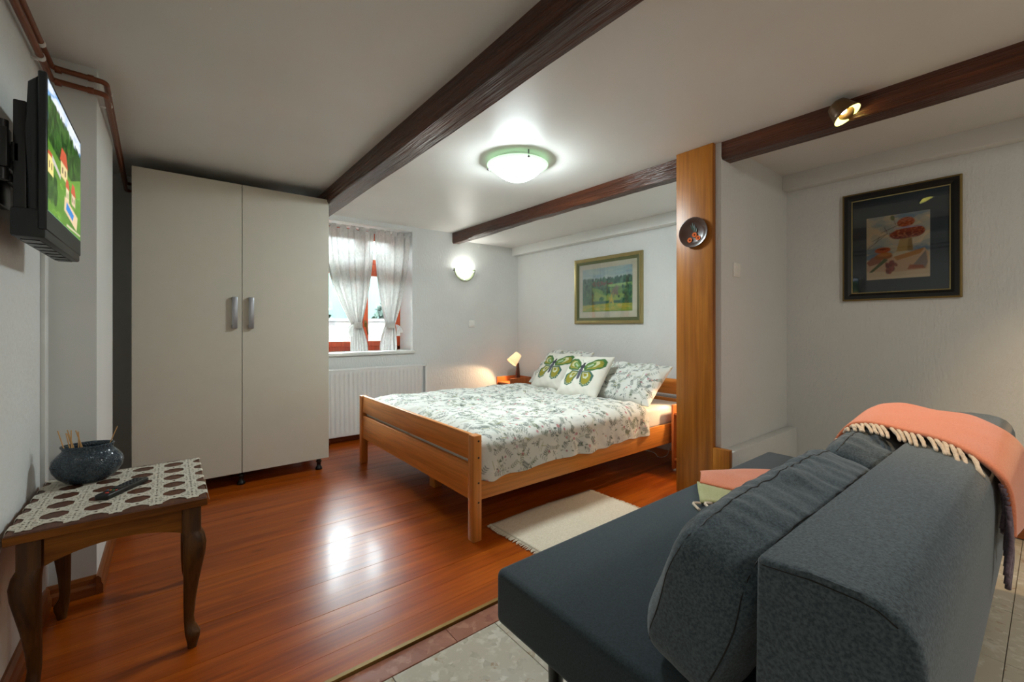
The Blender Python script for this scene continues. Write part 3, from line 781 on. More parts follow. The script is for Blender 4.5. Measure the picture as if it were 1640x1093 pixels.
def butterfly(w):
    cv = Canvas(w, w, 0.0028, (224, 220, 208)); c = w / 2; s = w
    G = [(72, 112, 62), (104, 138, 60), (66, 104, 92), (150, 142, 52), (206, 204, 160)]
    def wing(sd):
        f = lambda x, y: (c + sd * x * 1.18 * s, (0.47 + y * 1.22) * s)
        up = [(0.02, 0.12), (0.08, 0.22), (0.2, 0.31), (0.33, 0.335), (0.395, 0.29), (0.40, 0.20), (0.34, 0.11), (0.22, 0.06), (0.06, 0.05)]
        cv.poly([f(*p) for p in up], G[0])
        cv.poly([f(*p) for p in [(0.06, 0.14), (0.2, 0.26), (0.31, 0.29), (0.36, 0.25), (0.355, 0.17), (0.26, 0.10), (0.08, 0.08)]], G[3])
        cv.poly([f(*p) for p in [(0.07, 0.14), (0.18, 0.24), (0.27, 0.265), (0.30, 0.22), (0.26, 0.15), (0.1, 0.09)]], G[4])
        cv.poly([f(*p) for p in [(0.06, 0.13), (0.16, 0.22), (0.23, 0.235), (0.24, 0.19), (0.18, 0.12), (0.07, 0.09)]], G[1])
        cv.poly([f(*p) for p in [(0.09, 0.135), (0.18, 0.205), (0.20, 0.18), (0.11, 0.11)]], (176, 196, 168))
        lo = [(0.03, 0.04), (0.2, 0.05), (0.29, -0.02), (0.30, -0.12), (0.25, -0.21), (0.16, -0.245), (0.08, -0.20), (0.05, -0.1)]
        cv.poly([f(*p) for p in lo], G[2])
        cv.poly([f(*p) for p in [(0.05, 0.02), (0.18, 0.03), (0.25, -0.03), (0.255, -0.11), (0.21, -0.18), (0.15, -0.205), (0.1, -0.16), (0.07, -0.08)]], G[3])
        cv.poly([f(*p) for p in [(0.06, 0.01), (0.16, 0.015), (0.2, -0.05), (0.17, -0.10), (0.11, -0.09)]], (196, 202, 176))
        cv.poly([f(*p) for p in [(0.075, 0.0), (0.145, 0.0), (0.165, -0.045), (0.12, -0.07)]], G[3])
        for k in range(7):
            a = -0.4 - k * 0.33; x_, y_ = f(0.165 + 0.105 * math.cos(a), -0.09 + 0.12 * math.sin(a))
            cv.ell(x_, y_, 0.022 * s * 0.6, 0.008 * s, a * sd if sd > 0 else math.pi - a, (222, 216, 170))
        for k in range(5):
            x_, y_ = f(0.36 + 0.01 * k, 0.29 - 0.035 * k); cv.seg(*f(0.05, 0.09), x_, y_, 0.0022, (52, 78, 60), 0.6)
        for k in range(9):
            t = k / 8; cv.seg(*f(0.20 + 0.18 * t, 0.30 - 0.12 * t * t), *f(0.215 + 0.18 * t, 0.32 - 0.12 * t * t), 0.004, (60, 86, 58), 0.8)
        cv.seg(*f(0.02, 0.06), *f(0.20, 0.055), 0.004, (50, 66, 56))
        cv.seg(*f(0.01, 0.19), *f(0.07, 0.27), 0.002, (120, 116, 104)); cv.seg(*f(0.07, 0.27), *f(0.12, 0.28), 0.002, (120, 116, 104))
    wing(-1); wing(1)
    cv.ell(c, 0.47 * s, 0.040 * s, 0.15 * s, 0, (84, 84, 96)); cv.ell(c, 0.635 * s, 0.044 * s, 0.06 * s, 0, (66, 66, 74)); cv.ell(c, 0.705 * s, 0.03 * s, 0.03 * s, 0, (54, 52, 56))
    return cv
FX = -math.pi / 2                                        # front normal towards -X (the foot of the bed)
flo = floral(Canvas(0.66, 0.46, 0.0030, (224, 223, 216)), 0.66, 0.46, 720, 21)
for (base, f, le, ro, lab) in (((2.77, 2.185, 0.505), FX + 0.06, 0.93, 0.0, 'floral pillow leaning on the headboard nearest the wooden post'),
                               ((2.92, 3.10, 0.525), FX - 0.03, 0.78, 0.0, 'floral pillow mostly hidden behind the butterfly cushions near the bedside lamp')):
    me = pillow_mesh('pillow', 0.62, 0.46, 0.17, flo, 0.06, 0.008, 3)
    tag(link('pillow', me, 'cushion_print', None, True, mw=place(base, f, le, ro, 0.46)), lab, 'pillow', 'floral bed pillows')
bf = butterfly(0.42)
for (base, f, le, ro, lab) in (((2.75, 2.97, 0.520), FX - 0.02, 0.74, -0.03, 'white butterfly cushion behind, on the bedside lamp side'),
                               ((2.60, 2.455, 0.518), FX + 0.05, 0.72, -0.04, 'white butterfly cushion in front, in the middle of the bed')):
    me = pillow_mesh('butterfly_cushion', 0.43, 0.43, 0.14, bf, 0.06, 0.004, 1)
    tag(link('butterfly_cushion', me, 'cushion_print', None, True, mw=place(base, f, le, ro, 0.43)), lab, 'cushion', 'butterfly cushions on the bed')

# ---- nightstands with lamps
def nightstand(x0, x1, y0, y1, label):
    t = thing('nightstand', ((x0 + x1) / 2, (y0 + y1) / 2, 0), label, 'nightstand', 'orange wood nightstands')
    box('side_panel', (x0, x1, y0, y0 + 0.018, 0.02, 0.507), 'night', t, r=0.002, seg=1)
    box('side_panel', (x0, x1, y1 - 0.018, y1, 0.02, 0.507), 'night', t, r=0.002, seg=1)
    box('back_panel', (x1 - 0.014, x1, y0 + 0.018, y1 - 0.018, 0.06, 0.507), 'night', t)
    box('shelf', (x0 + 0.012, x1 - 0.014, y0 + 0.018, y1 - 0.018, 0.43, 0.448), 'night', t, r=0.002, seg=1)
    box('shelf', (x0 + 0.012, x1 - 0.014, y0 + 0.018, y1 - 0.018, 0.085, 0.103), 'night', t, r=0.002, seg=1)
    for xx in (x0 + 0.03, x1 - 0.03):
        for yy in (y0 + 0.009, y1 - 0.009): B().lathe([(0.011, 0.022), (0.011, 0.0)], 12, (xx, yy, 0), caps=True).done('foot', 'white_plastic', t, True)
nightstand(3.052, 3.365, 3.87, 4.145, 'orange wood nightstand in the corner between window wall and headboard')
nightstand(2.99, 3.30, 1.545, 1.815, 'orange wood nightstand half hidden behind the wooden post')
def bedside_lamp(x, y, z, head, label):
    t = thing('bedside_lamp', (x, y, z), label, 'lamp', 'bedside lamps with tilted shades')
    mw = Matrix.Translation((x, y, z)) @ Matrix.Rotation(head, 4, 'Z')
    b = B(); b.prism([(-0.032, 0), (0.032, 0), (0.014, 0.225), (-0.004, 0.225)], 'Y', -0.016, 0.016, 0.002)
    b.done('foot', 'walnut', t, 'auto', mw=mw)
    sm = mw @ Matrix.Translation((-0.035, 0, 0.275)) @ Matrix.Rotation(math.radians(42), 4, 'Y')
    B().lathe([(0.040, 0.075), (0.043, 0.072), (0.066, -0.062), (0.064, -0.062), (0.041, 0.069), (0.0, 0.070)], 28, Mx=sm).done('shade', 'shade', t, True)
    B().lathe([(0.003, 0.034), (0.016, 0.028), (0.024, 0.008), (0.022, -0.012), (0.010, -0.028), (0.002, -0.031)], 16, Mx=sm, caps=True).done('bulb', 'bulb', t, True)
    l = bpy.data.lights.new('lamp_light', 'SPOT'); l.energy = BED_W * 6; l.color = (1.0, 0.62, 0.34); l.shadow_soft_size = 0.02; l.spot_size = math.radians(100); l.spot_blend = 0.35
    lo = bpy.data.objects.new('lamp_light', l); COL.objects.link(lo); lo.matrix_basis = sm @ Matrix.Translation((0, 0, -0.045)); WM[lo.name] = lo.matrix_basis.copy()
    lo.parent = t; lo.matrix_parent_inverse = WM[t.name].inverted()
bedside_lamp(3.235, 3.97, 0.448, -0.30, 'small lit bedside lamp with cream shade on the corner nightstand')
bedside_lamp(3.17, 1.66, 0.448, -0.2, 'small lit bedside lamp on the nightstand behind the wooden post')

# ---- sofa
SX0, SX1 = 0.737, 2.64
sofa = thing('sofa', (1.7, 0.6, 0), 'dark slate grey sofa bed seen from its back corner', 'sofa')
def soft_box(name, mat, parent, x0, x1, y0, y1, z0, z1, k=9, n=(40, 16, 8), bulge=(0, 0, 0), wr=0.002, seed=0, shape=None, mw=None):
    """rounded upholstered block: cube grid normalised with a high p-norm"""
    def mp(p):
        p = Vector(p); mx = max(abs(c) for c in p); nk = (abs(p.x) ** k + abs(p.y) ** k + abs(p.z) ** k) ** (1 / k)
        q = p * (mx / nk) if nk else p
        q = Vector((q.x * (1 + bulge[0] * (1 - p.y ** 2) * (1 - p.z ** 2)), q.y * (1 + bulge[1] * (1 - p.x ** 4) * (1 - p.z ** 2)), q.z * (1 + bulge[2] * (1 - p.x ** 4) * (1 - p.y ** 2))))
        if shape: q = shape(q)
        w = Vector(((x0 + x1) / 2 + q.x * (x1 - x0) / 2, (y0 + y1) / 2 + q.y * (y1 - y0) / 2, (z0 + z1) / 2 + q.z * (z1 - z0) / 2))
        if wr:
            d = wr * (mnoise.noise(w * 7 + Vector((seed, 0, 0))) + 0.6 * mnoise.noise(w * 17 + Vector((0, seed, 0))))
            w += q.normalized() * d
        return w
    bm = B()
    nx, ny, nz = n
    def face(f, na, nb):
        bm.grid([[mp(f(-1 + 2 * i / na, -1 + 2 * j / nb)) for j in range(nb + 1)] for i in range(na + 1)])
    face(lambda a, b_: (a, b_, 1), nx, ny); face(lambda a, b_: (a, b_, -1), nx, ny)
    face(lambda a, b_: (a, 1, b_), nx, nz); face(lambda a, b_: (a, -1, b_), nx, nz)
    face(lambda a, b_: (1, a, b_), ny, nz); face(lambda a, b_: (-1, a, b_), ny, nz)
    bmesh.ops.remove_doubles(bm.bm, verts=bm.bm.verts, dist=1e-5)
    o = bm.done(name, mat, parent, True, mw=mw)
    return o, mp
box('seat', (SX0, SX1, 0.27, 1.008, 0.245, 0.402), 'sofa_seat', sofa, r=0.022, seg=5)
prof = [(0.296, 0.10), (0.298, 0.42), (0.297, 0.727), (0.292, 0.735), (0.22, 0.740), (0.165, 0.739), (0.142, 0.735), (0.121, 0.724), (0.106, 0.705), (0.098, 0.68), (0.094, 0.63), (0.096, 0.48), (0.106, 0.36), (0.122, 0.24), (0.142, 0.14), (0.16, 0.10)]
B().prism(prof, 'X', SX0 - 0.004, SX1, 0.010, 3).done('backrest', 'sofa', sofa, 'auto')
box('base_frame', (SX0 + 0.14, SX1 - 0.14, 0.30, 0.86, 0.17, 0.25), 'black', sofa)
for x_ in (0.93, 2.46):
    for y_ in (0.955, 0.34): B().lathe([(0.028, 0.25), (0.022, -0.006)], 16, (x_, y_, 0), caps=True).done('leg', 'black', sofa, True)
# seam along the near top edge of the backrest
B().tube([(SX0 - 0.004, 0.288, 0.724), (SX0 - 0.0045, 0.22, 0.730), (SX0 - 0.004, 0.165, 0.728), (SX0 - 0.004, 0.145, 0.724), (SX0 - 0.004, 0.125, 0.712)], 0.0012, 6).done('seam', 'black', sofa, True)
def back_cushion(x0, x1, seed, label):
    W, T, Hh = x1 - x0, 0.205, 0.345
    mw = Matrix.Translation(((x0 + x1) / 2, 0.480, 0.388)) @ Matrix.Rotation(math.radians(18), 4, 'X')
    def shp(q):
        s = 0.86 + 0.20 * (1 - abs(q.z) ** 2.2)
        sag = 0.05 * mnoise.noise(Vector((q.x * 2.2 + seed, q.y, q.z * 1.5))) + 0.055 * mnoise.noise(Vector((q.x * 15 + seed, q.y * 1.2, q.z * 1.6)))
        return Vector((q.x * (1 + 0.015 * (1 - q.z ** 2)), q.y * s + sag, q.z * (1 + 0.03 * (1 - q.x ** 4)) + 0.03 * mnoise.noise(Vector((q.x * 3 + seed, 0.3, q.y))) + 0.03 * mnoise.noise(Vector((q.x * 13 + seed, q.y * 1.5, 2.2)))))
    o, mp = soft_box('sofa_cushion', 'sofa', None, -W / 2, W / 2, -T / 2, T / 2, 0.0, Hh, k=5.5, n=(110, 28, 40), wr=0.006, seed=seed, shape=shp, mw=mw)
    tag(o, label, 'cushion', 'loose back cushions of the sofa')
    for yy in (0.62, -0.62):
        pts = [mp((-1, yy, -0.9 + 0.19 * i)) for i in range(11)] + [mp((-1 + 0.05 * i, yy, 1)) for i in range(1, 41)] + [mp((1, yy, 1 - 0.19 * i)) for i in range(1, 11)]
        b = B(); b.tube(pts, 0.0013, 6); b.done('seam', 'black', o, True, mw=mw)
back_cushion(0.765, 1.65, 2.0, 'plump slate grey back cushion at the near end of the sofa')
back_cushion(1.665, 2.56, 5.0, 'slate grey back cushion under the salmon throw at the far end')

# ---- salmon throw
near = [(1.80, .955, .415), (1.84, .80, .415), (1.90, .66, .425), (1.95, .575, .52), (1.975, .49, .70), (1.95, .42, .748), (1.88, .30, .752), (1.76, .18, .752), (1.66, .085, .70), (1.63, .07, .58)]
far_ = [(1.93, 1.02, .418), (2.15, .88, .42), (2.30, .70, .43), (2.38, .585, .54), (2.42, .50, .72), (2.40, .42, .765), (2.32, .30, .77), (2.22, .17, .768), (2.15, .07, .70), (2.12, .05, .48)]
nl, nw = 120, 34
N_, F_ = catmull(near, nl), catmull(far_, nl)
P = np.zeros((nl, nw, 3))
for i in range(nl):
    for j in range(nw):
        t = j / (nw - 1); p = N_[i].lerp(F_[i], t)
        bul = math.sin(t * math.pi) ** 0.5 * 0.012
        P[i, j] = (p.x, p.y, p.z + bul + 0.004 * mnoise.noise(p * 9))
thr = thing('throw_blanket', (2.05, 0.6, 0.41), 'salmon wool throw with cream fringe draped across the sofa back', 'blanket')
o = link('cloth', grid_mesh('cloth', P), 'throw', thr, True)
md = o.modifiers.new('thickness', 'SOLIDIFY'); md.thickness = 0.012; md.offset = 1
rr = random.Random(4)
for k in range(26):                                        # cream tassels along the near edge
    i = 42 + int(k * 2.2); 
    if i >= nl - 12: break
    p = N_[i]; L = rr.uniform(0.085, 0.115); tn = (N_[i + 1] - N_[i - 1]).normalized(); s = rr.uniform(0.35, 0.7); dr = (Vector((-1, 0, 0)) + tn * s).normalized(); wv = rr.uniform(-0.008, 0.008)
    q = [p - dr * 0.015 + Vector((0, 0, 0.004)), p + dr * L * 0.35 + Vector((wv, 0, 0.003)), p + dr * L * 0.7 + Vector((-wv, 0, -0.006)), p + dr * L + Vector((wv, 0, -0.014))]
    B().tube(catmull(q, 9), [0.0045, 0.006, 0.005, 0.0062, 0.005, 0.006, 0.005, 0.0055, 0.003], 7).done('tassel', 'cream_wool', thr, True)
for k in range(12):                                        # mauve strands hanging down the outer side
    i = nl - 14 + k; p = N_[min(i, nl - 1)]; L = rr.uniform(0.10, 0.17); dx = rr.uniform(-0.05, 0.10)
    q = [p, p + Vector((dx * 0.3, -0.004, -L * 0.4)), p + Vector((dx * 0.7, 0.0, -L * 0.8)), p + Vector((dx, 0.002, -L))]
    B().tube(catmull(q, 8), 0.006, 7).done('strand', 'purple_wool', thr, True)
# turned-over corner at the seat edge
q0 = [(1.60, 0.80, 0.412), (1.68, 0.88, 0.412), (1.80, 0.95, 0.414)]
PP = np.array([[Vector((1.62, 0.86, 0.410)).lerp(Vector((1.80, 0.97, 0.416)), i / 8) + Vector((0.13, -0.12, 0.006)) * (j / 8) + Vector((0, 0, 0.004 * math.sin(i + j))) for j in range(9)] for i in range(9)])
o = link('lining_corner', grid_mesh('lining_corner', PP), 'throw_back', thr, True); md = o.modifiers.new('thickness', 'SOLIDIFY'); md.thickness = 0.006
for k in range(4):
    p = Vector((1.62, 0.86, 0.412)).lerp(Vector((1.75, 0.74, 0.416)), k / 4)
    B().tube(catmull([p, p + Vector((-0.03, 0.012, 0.004)), p + Vector((-0.05, -0.012, 0.002)), p + Vector((-0.062, -0.03, 0.0))], 8), 0.0055, 7).done('tassel', 'cream_wool', thr, True)

# ---- rug
rug = thing('rug', (1.79, 1.64, 0.0), 'small cream fringed cotton rug between bed and sofa', 'rug')
nx, ny = 60, 44
P = np.zeros((ny, nx, 3))
for j in range(ny):
    for i in range(nx):
        xx = 1.395 + 0.80 * i / (nx - 1); yy = 1.335 + 0.605 * j / (ny - 1)
        P[j, i] = (xx + 0.006 * math.sin(yy * 9), yy + 0.007 * math.sin(xx * 8), 0.009 + 0.0035 * math.exp(-((xx - 1.80 - 0.1 * (yy - 1.6)) / 0.012) ** 2) + 0.0012 * mnoise.noise(Vector((xx * 6, yy * 6, 0))))
o = link('weave', grid_mesh('weave', P), 'rug', rug, True); md = o.modifiers.new('thickness', 'SOLIDIFY'); md.thickness = 0.004; md.offset = -1
b = B(); rr = random.Random(5)
for (xe, s) in ((1.395, -1), (2.195, 1)):
    for k in range(110):
        yy = 1.338 + 0.60 * k / 109; xx = xe + 0.006 * math.sin(yy * 9); L = rr.uniform(0.020, 0.034); dy = rr.uniform(-0.008, 0.008)
        b.tube([(xx - s * 0.004, yy, 0.009), (xx + s * L * 0.5, yy + dy * 0.4, 0.008), (xx + s * L, yy + dy, 0.005)], 0.0022, 4)
o = b.done('fringe', 'rug', rug); o['kind'] = 'stuff'

# ---- side table
TX0, TX1, TY0, TY1, TZ = -0.362, 0.100, 1.803, 2.372, 0.520
tab = thing('side_table', (-0.13, 2.09, 0), 'dark oak side table with curved cabriole legs', 'table')
b = B(); b.box(TX0, TX1, TY0, TY1, TZ - 0.030, TZ, 0.005, 2); b.done('table_top', 'oak_top', tab, 'auto')
box('edge_band', (TX0 - 0.001, TX1 + 0.001, TY0 - 0.001, TY1 + 0.001, TZ - 0.0295, TZ - 0.004), 'oak', tab, r=0.002, seg=1)
for (x0, x1, y, ax) in ((TX0 + 0.075, TX1 - 0.065, TY0 + 0.028, 0), (TX0 + 0.075, TX1 - 0.065, TY1 - 0.046, 0)):
    pts = [(x0, TZ - 0.03)] + [(x0 + (x1 - x0) * t / 16, TZ - 0.118 + 0.034 * math.sin(math.pi * t / 16) ** 0.8) for t in range(17)] + [(x1, TZ - 0.03)]
    B().prism(pts, 'Y', y, y + 0.018).done('apron', 'oak', tab)
for xx in (TX0 + 0.03, TX1 - 0.046):
    y0, y1 = TY0 + 0.075, TY1 - 0.075
    pts = [(y0, TZ - 0.03)] + [(y0 + (y1 - y0) * t / 16, TZ - 0.118 + 0.034 * math.sin(math.pi * t / 16) ** 0.8) for t in range(17)] + [(y1, TZ - 0.03)]
    B().prism(pts, 'X', xx, xx + 0.018).done('apron', 'oak', tab)
def cabriole(cx, cy, sx, sy):
    # (z, outward offset, half size)
    prof = [(0.490, 0.0, 0.027), (0.405, 0.0, 0.027), (0.398, 0.002, 0.0285), (0.385, 0.006, 0.031), (0.36, 0.009, 0.0325), (0.325, 0.008, 0.031), (0.28, 0.004, 0.027), (0.22, -0.001, 0.0215), (0.16, -0.005, 0.0175),
            (0.105, -0.007, 0.0148), (0.078, -0.005, 0.0152), (0.064, -0.001, 0.0185), (0.052, 0.003, 0.0215), (0.036, 0.004, 0.0195), (0.018, 0.003, 0.0155), (0.0, 0.002, 0.0125)]
    rings = []
    for z, off, h_ in prof:
        e = 8 if z > 0.40 else 3.2
        ring = []
        for k in range(20):
            a = k * 2 * math.pi / 20 + math.pi / 20; c, s = math.cos(a), math.sin(a); q = (abs(c) ** e + abs(s) ** e) ** (-1 / e)
            ring.append((cx + sx * off + h_ * q * c, cy + sy * off + h_ * q * s, z))
        rings.append(ring)
    return B().loft(rings).done('leg', 'oak_z', tab, 'auto')
for (cx, sx) in ((TX0 + 0.045, -1), (TX1 - 0.042, 1)):
    for (cy, sy) in ((TY0 + 0.045, -1), (TY1 - 0.045, 1)): cabriole(cx, cy, sx, sy)
# lace runner: crochet motifs with real openings
def lace():
    p = 0.0965; st = 0.0024
    x0, x1, y0, y1 = TX0 - 0.012, TX1 + 0.016, TY0 + 0.012, TY1 - 0.020
    nx, ny = int((x1 - x0) / st), int((y1 - y0) / st)
    xs = x0 + np.arange(nx + 1) * st; ys = y0 + np.arange(ny + 1) * st
    XC, YC = np.meshgrid((xs[:-1] + xs[1:]) / 2, (ys[:-1] + ys[1:]) / 2)
    gx, gy = (XC - x0) / p, (YC - y0) / p
    fx, fy = gx - np.floor(gx) - 0.5, gy - np.floor(gy) - 0.5      # motif centre at 0,0
    r = np.hypot(fx, fy) ; an = np.arctan2(fy, fx)
    hx, hy = np.abs(np.abs(fx) - 0.5), np.abs(np.abs(fy) - 0.5)
    rh = np.maximum(np.maximum(hx, hy), (hx + hy) * 0.72)
    solid = rh > 0.33
    petal = 0.17 + 0.05 * np.cos(8 * an)
    solid &= ~((r > 0.10) & (r < petal) & (np.cos(8 * an) > 0.35))
    solid &= ~((r > 0.27) & (r < 0.33) & (np.cos(16 * an) > 0.55))
    solid &= r > 0.035
    dx, dy = np.abs(fx), np.abs(fy)
    solid &= ~((np.abs(dx - 0.5) + dy * 0.8) < 0.06) & ~((np.abs(dy - 0.5) + dx * 0.8) < 0.06)
    # scalloped outer edge
    edge = np.minimum(np.minimum(XC - x0, x1 - XC), np.minimum(YC - y0, y1 - YC))
    sc = 0.012 * np.abs(np.sin(np.where((XC - x0 < 0.03) | (x1 - XC < 0.03), gy, gx) * math.pi))
    solid &= edge > 0.011 - sc
    VX, VY = np.meshgrid(xs, ys); VZ = np.full_like(VX, TZ + 0.0012)
    ov = np.clip(VX - TX1, 0, None) + np.clip(TX0 - VX, 0, None)
    VZ = VZ - ov * 1.7 + 0.0004 * np.sin(VX * 300) * np.sin(VY * 280)
    VX = np.where(VX > TX1, TX1 + 0.002 + (VX - TX1) * 0.35, VX); VX = np.where(VX < TX0, TX0 - 0.002 + (VX - TX0) * 0.35, VX)
    V = np.stack([VX, VY, VZ], -1).reshape(-1, 3)
    idx = np.arange(V.shape[0]).reshape(VX.shape)
    f = np.stack([idx[:-1, :-1], idx[:-1, 1:], idx[1:, 1:], idx[1:, :-1]], -1)[solid]
    used = np.unique(f); remap = np.full(V.shape[0], -1); remap[used] = np.arange(len(used))
    me = bpy.data.meshes.new('lace_runner'); me.from_pydata(V[used].tolist(), [], remap[f].tolist()); me.update()
    o = link('lace_runner', me, 'lace', None)
    md = o.modifiers.new('thickness', 'SOLIDIFY'); md.thickness = 0.0016; md.offset = 1
    return tag(o, 'cream crocheted lace runner spread on the oak side table', 'tablecloth')
lace()
# pot with sticks
pc = Vector((-0.240, 2.245, TZ + 0.0045))
prof = [(0.001, 0.0), (0.056, 0.0), (0.066, 0.004), (0.090, 0.020), (0.108, 0.043), (0.113, 0.062), (0.108, 0.080), (0.092, 0.097), (0.080, 0.107), (0.078, 0.113), (0.084, 0.122), (0.083, 0.126), (0.077, 0.124), (0.072, 0.110), (0.092, 0.085), (0.100, 0.062), (0.085, 0.03), (0.05, 0.012), (0.001, 0.010)]
pot = B().lathe(prof, 48, Mx=Matrix.Translation(pc) @ Matrix.Rotation(math.radians(-6), 4, 'Z') @ Matrix.Diagonal((0.90, 0.62, 1.10, 1))).done('ceramic_pot', 'ceramic', None, True)
tag(pot, 'squat oval blue-grey ceramic pot with embossed scales on the lace runner', 'pot')
rr = random.Random(9)
for k in range(9):
    a = pc + Vector((rr.uniform(-0.045, 0.02), rr.uniform(-0.022, 0.022), 0.0145)); lean = (rr.uniform(-0.05, 0.02), rr.uniform(-0.03, 0.03))
    if k == 8: a = pc + Vector((0.02, 0.0, 0.0145)); lean = (0.062, -0.012)
    tip = a + Vector((lean[0], lean[1], rr.uniform(0.168, 0.188)))
    st = B().tube([a, tip], 0.0018, 6).done('wooden_stick', 'stick', None)
    tag(st, 'single thin wooden stick leaning away from the bundle in the ceramic pot' if k == 8 else 'thin pale wooden stick in the bundle standing in the ceramic pot', 'stick', 'sticks in the ceramic pot')
# remote control
a, b_ = Vector((-0.182, 1.964, 0)), Vector((-0.077, 2.119, 0)); d = (b_ - a); ang = math.atan2(d.y, d.x)
rmw = Matrix.Translation((a + b_) / 2 + Vector((0, 0, TZ + 0.003))) @ Matrix.Rotation(ang, 4, 'Z')
rem = thing('remote_control', (a + b_) / 2 + Vector((0, 0, TZ + 0.003)), 'black television remote control lying on the lace runner', 'remote')
B().box(-0.09, 0.09, -0.022, 0.022, 0.0, 0.019, 0.006, 3).done('case', 'black', rem, 'auto', mw=rmw)
M['red'] = plain('red_button', (206, 62, 48), 0.5); M['btn_green'] = plain('green_button', (58, 130, 70), 0.5); M['btn_orange'] = plain('orange_button', (214, 120, 50), 0.5); M['btn_blue'] = plain('blue_button', (70, 100, 130), 0.5); M['btn_dark'] = plain('dark_button', (52, 56, 58), 0.6)
for i, (m_, yy) in enumerate((('btn_blue', 0.014), ('btn_orange', 0.005), ('btn_green', -0.005), ('red', -0.014))):
    B().box(-0.050, -0.042, yy - 0.003, yy + 0.003, 0.018, 0.0205, 0.001, 1).done('button', m_, rem, mw=rmw)
B().lathe([(0.005, 0.018), (0.005, 0.0208)], 12, (-0.072, -0.005, 0), caps=True).done('button', 'red', rem, mw=rmw)
for r_ in range(5):
    for c in range(3): B().box(0.0 + r_ * 0.015, 0.009 + r_ * 0.015, -0.016 + c * 0.012, -0.008 + c * 0.012, 0.018, 0.0205, 0.001, 1).done('button', 'btn_dark', rem, mw=rmw)
B().lathe([(0.011, 0.018), (0.011, 0.0205), (0.006, 0.0208)], 16, (-0.022, 0, 0), caps=True).done('button', 'btn_dark', rem, mw=rmw)

# ---- television on a wall bracket
tv = thing('television', (-0.28, 1.9, 1.35), 'black flat television on a swivel wall bracket', 'television')
tx, ty0, ty1, tz0, tz1 = -0.250, 1.622, 2.165, 1.352, 1.762
B().box(tx - 0.016, tx, ty0, ty1, tz0, tz1, 0.003, 1).done('bezel', 'tvblack', tv, 'auto')
pts = [(tx - 0.016, tz0 + 0.03), (tx - 0.036, tz0 + 0.05), (tx - 0.040, tz1 - 0.16), (tx - 0.036, tz1 - 0.03), (tx - 0.016, tz1 - 0.008)]
B().prism(pts, 'Y', ty0 + 0.012, ty1 - 0.012, 0.006).done('rear_shell', 'tvblack', tv, 'auto')
sp = B(); sp.box(tx - 0.065, tx - 0.002, ty0 + 0.004, ty1 - 0.004, tz0 - 0.022, tz0 + 0.052, 0.006)
sp.done('lower_housing', 'tvblack', tv, 'auto')
for k in range(7):
    y_ = ty0 + 0.05 + k * 0.072; box('vent', (tx - 0.055, tx - 0.02, y_, y_ + 0.05, tz0 - 0.024, tz0 - 0.021), 'black', tv)
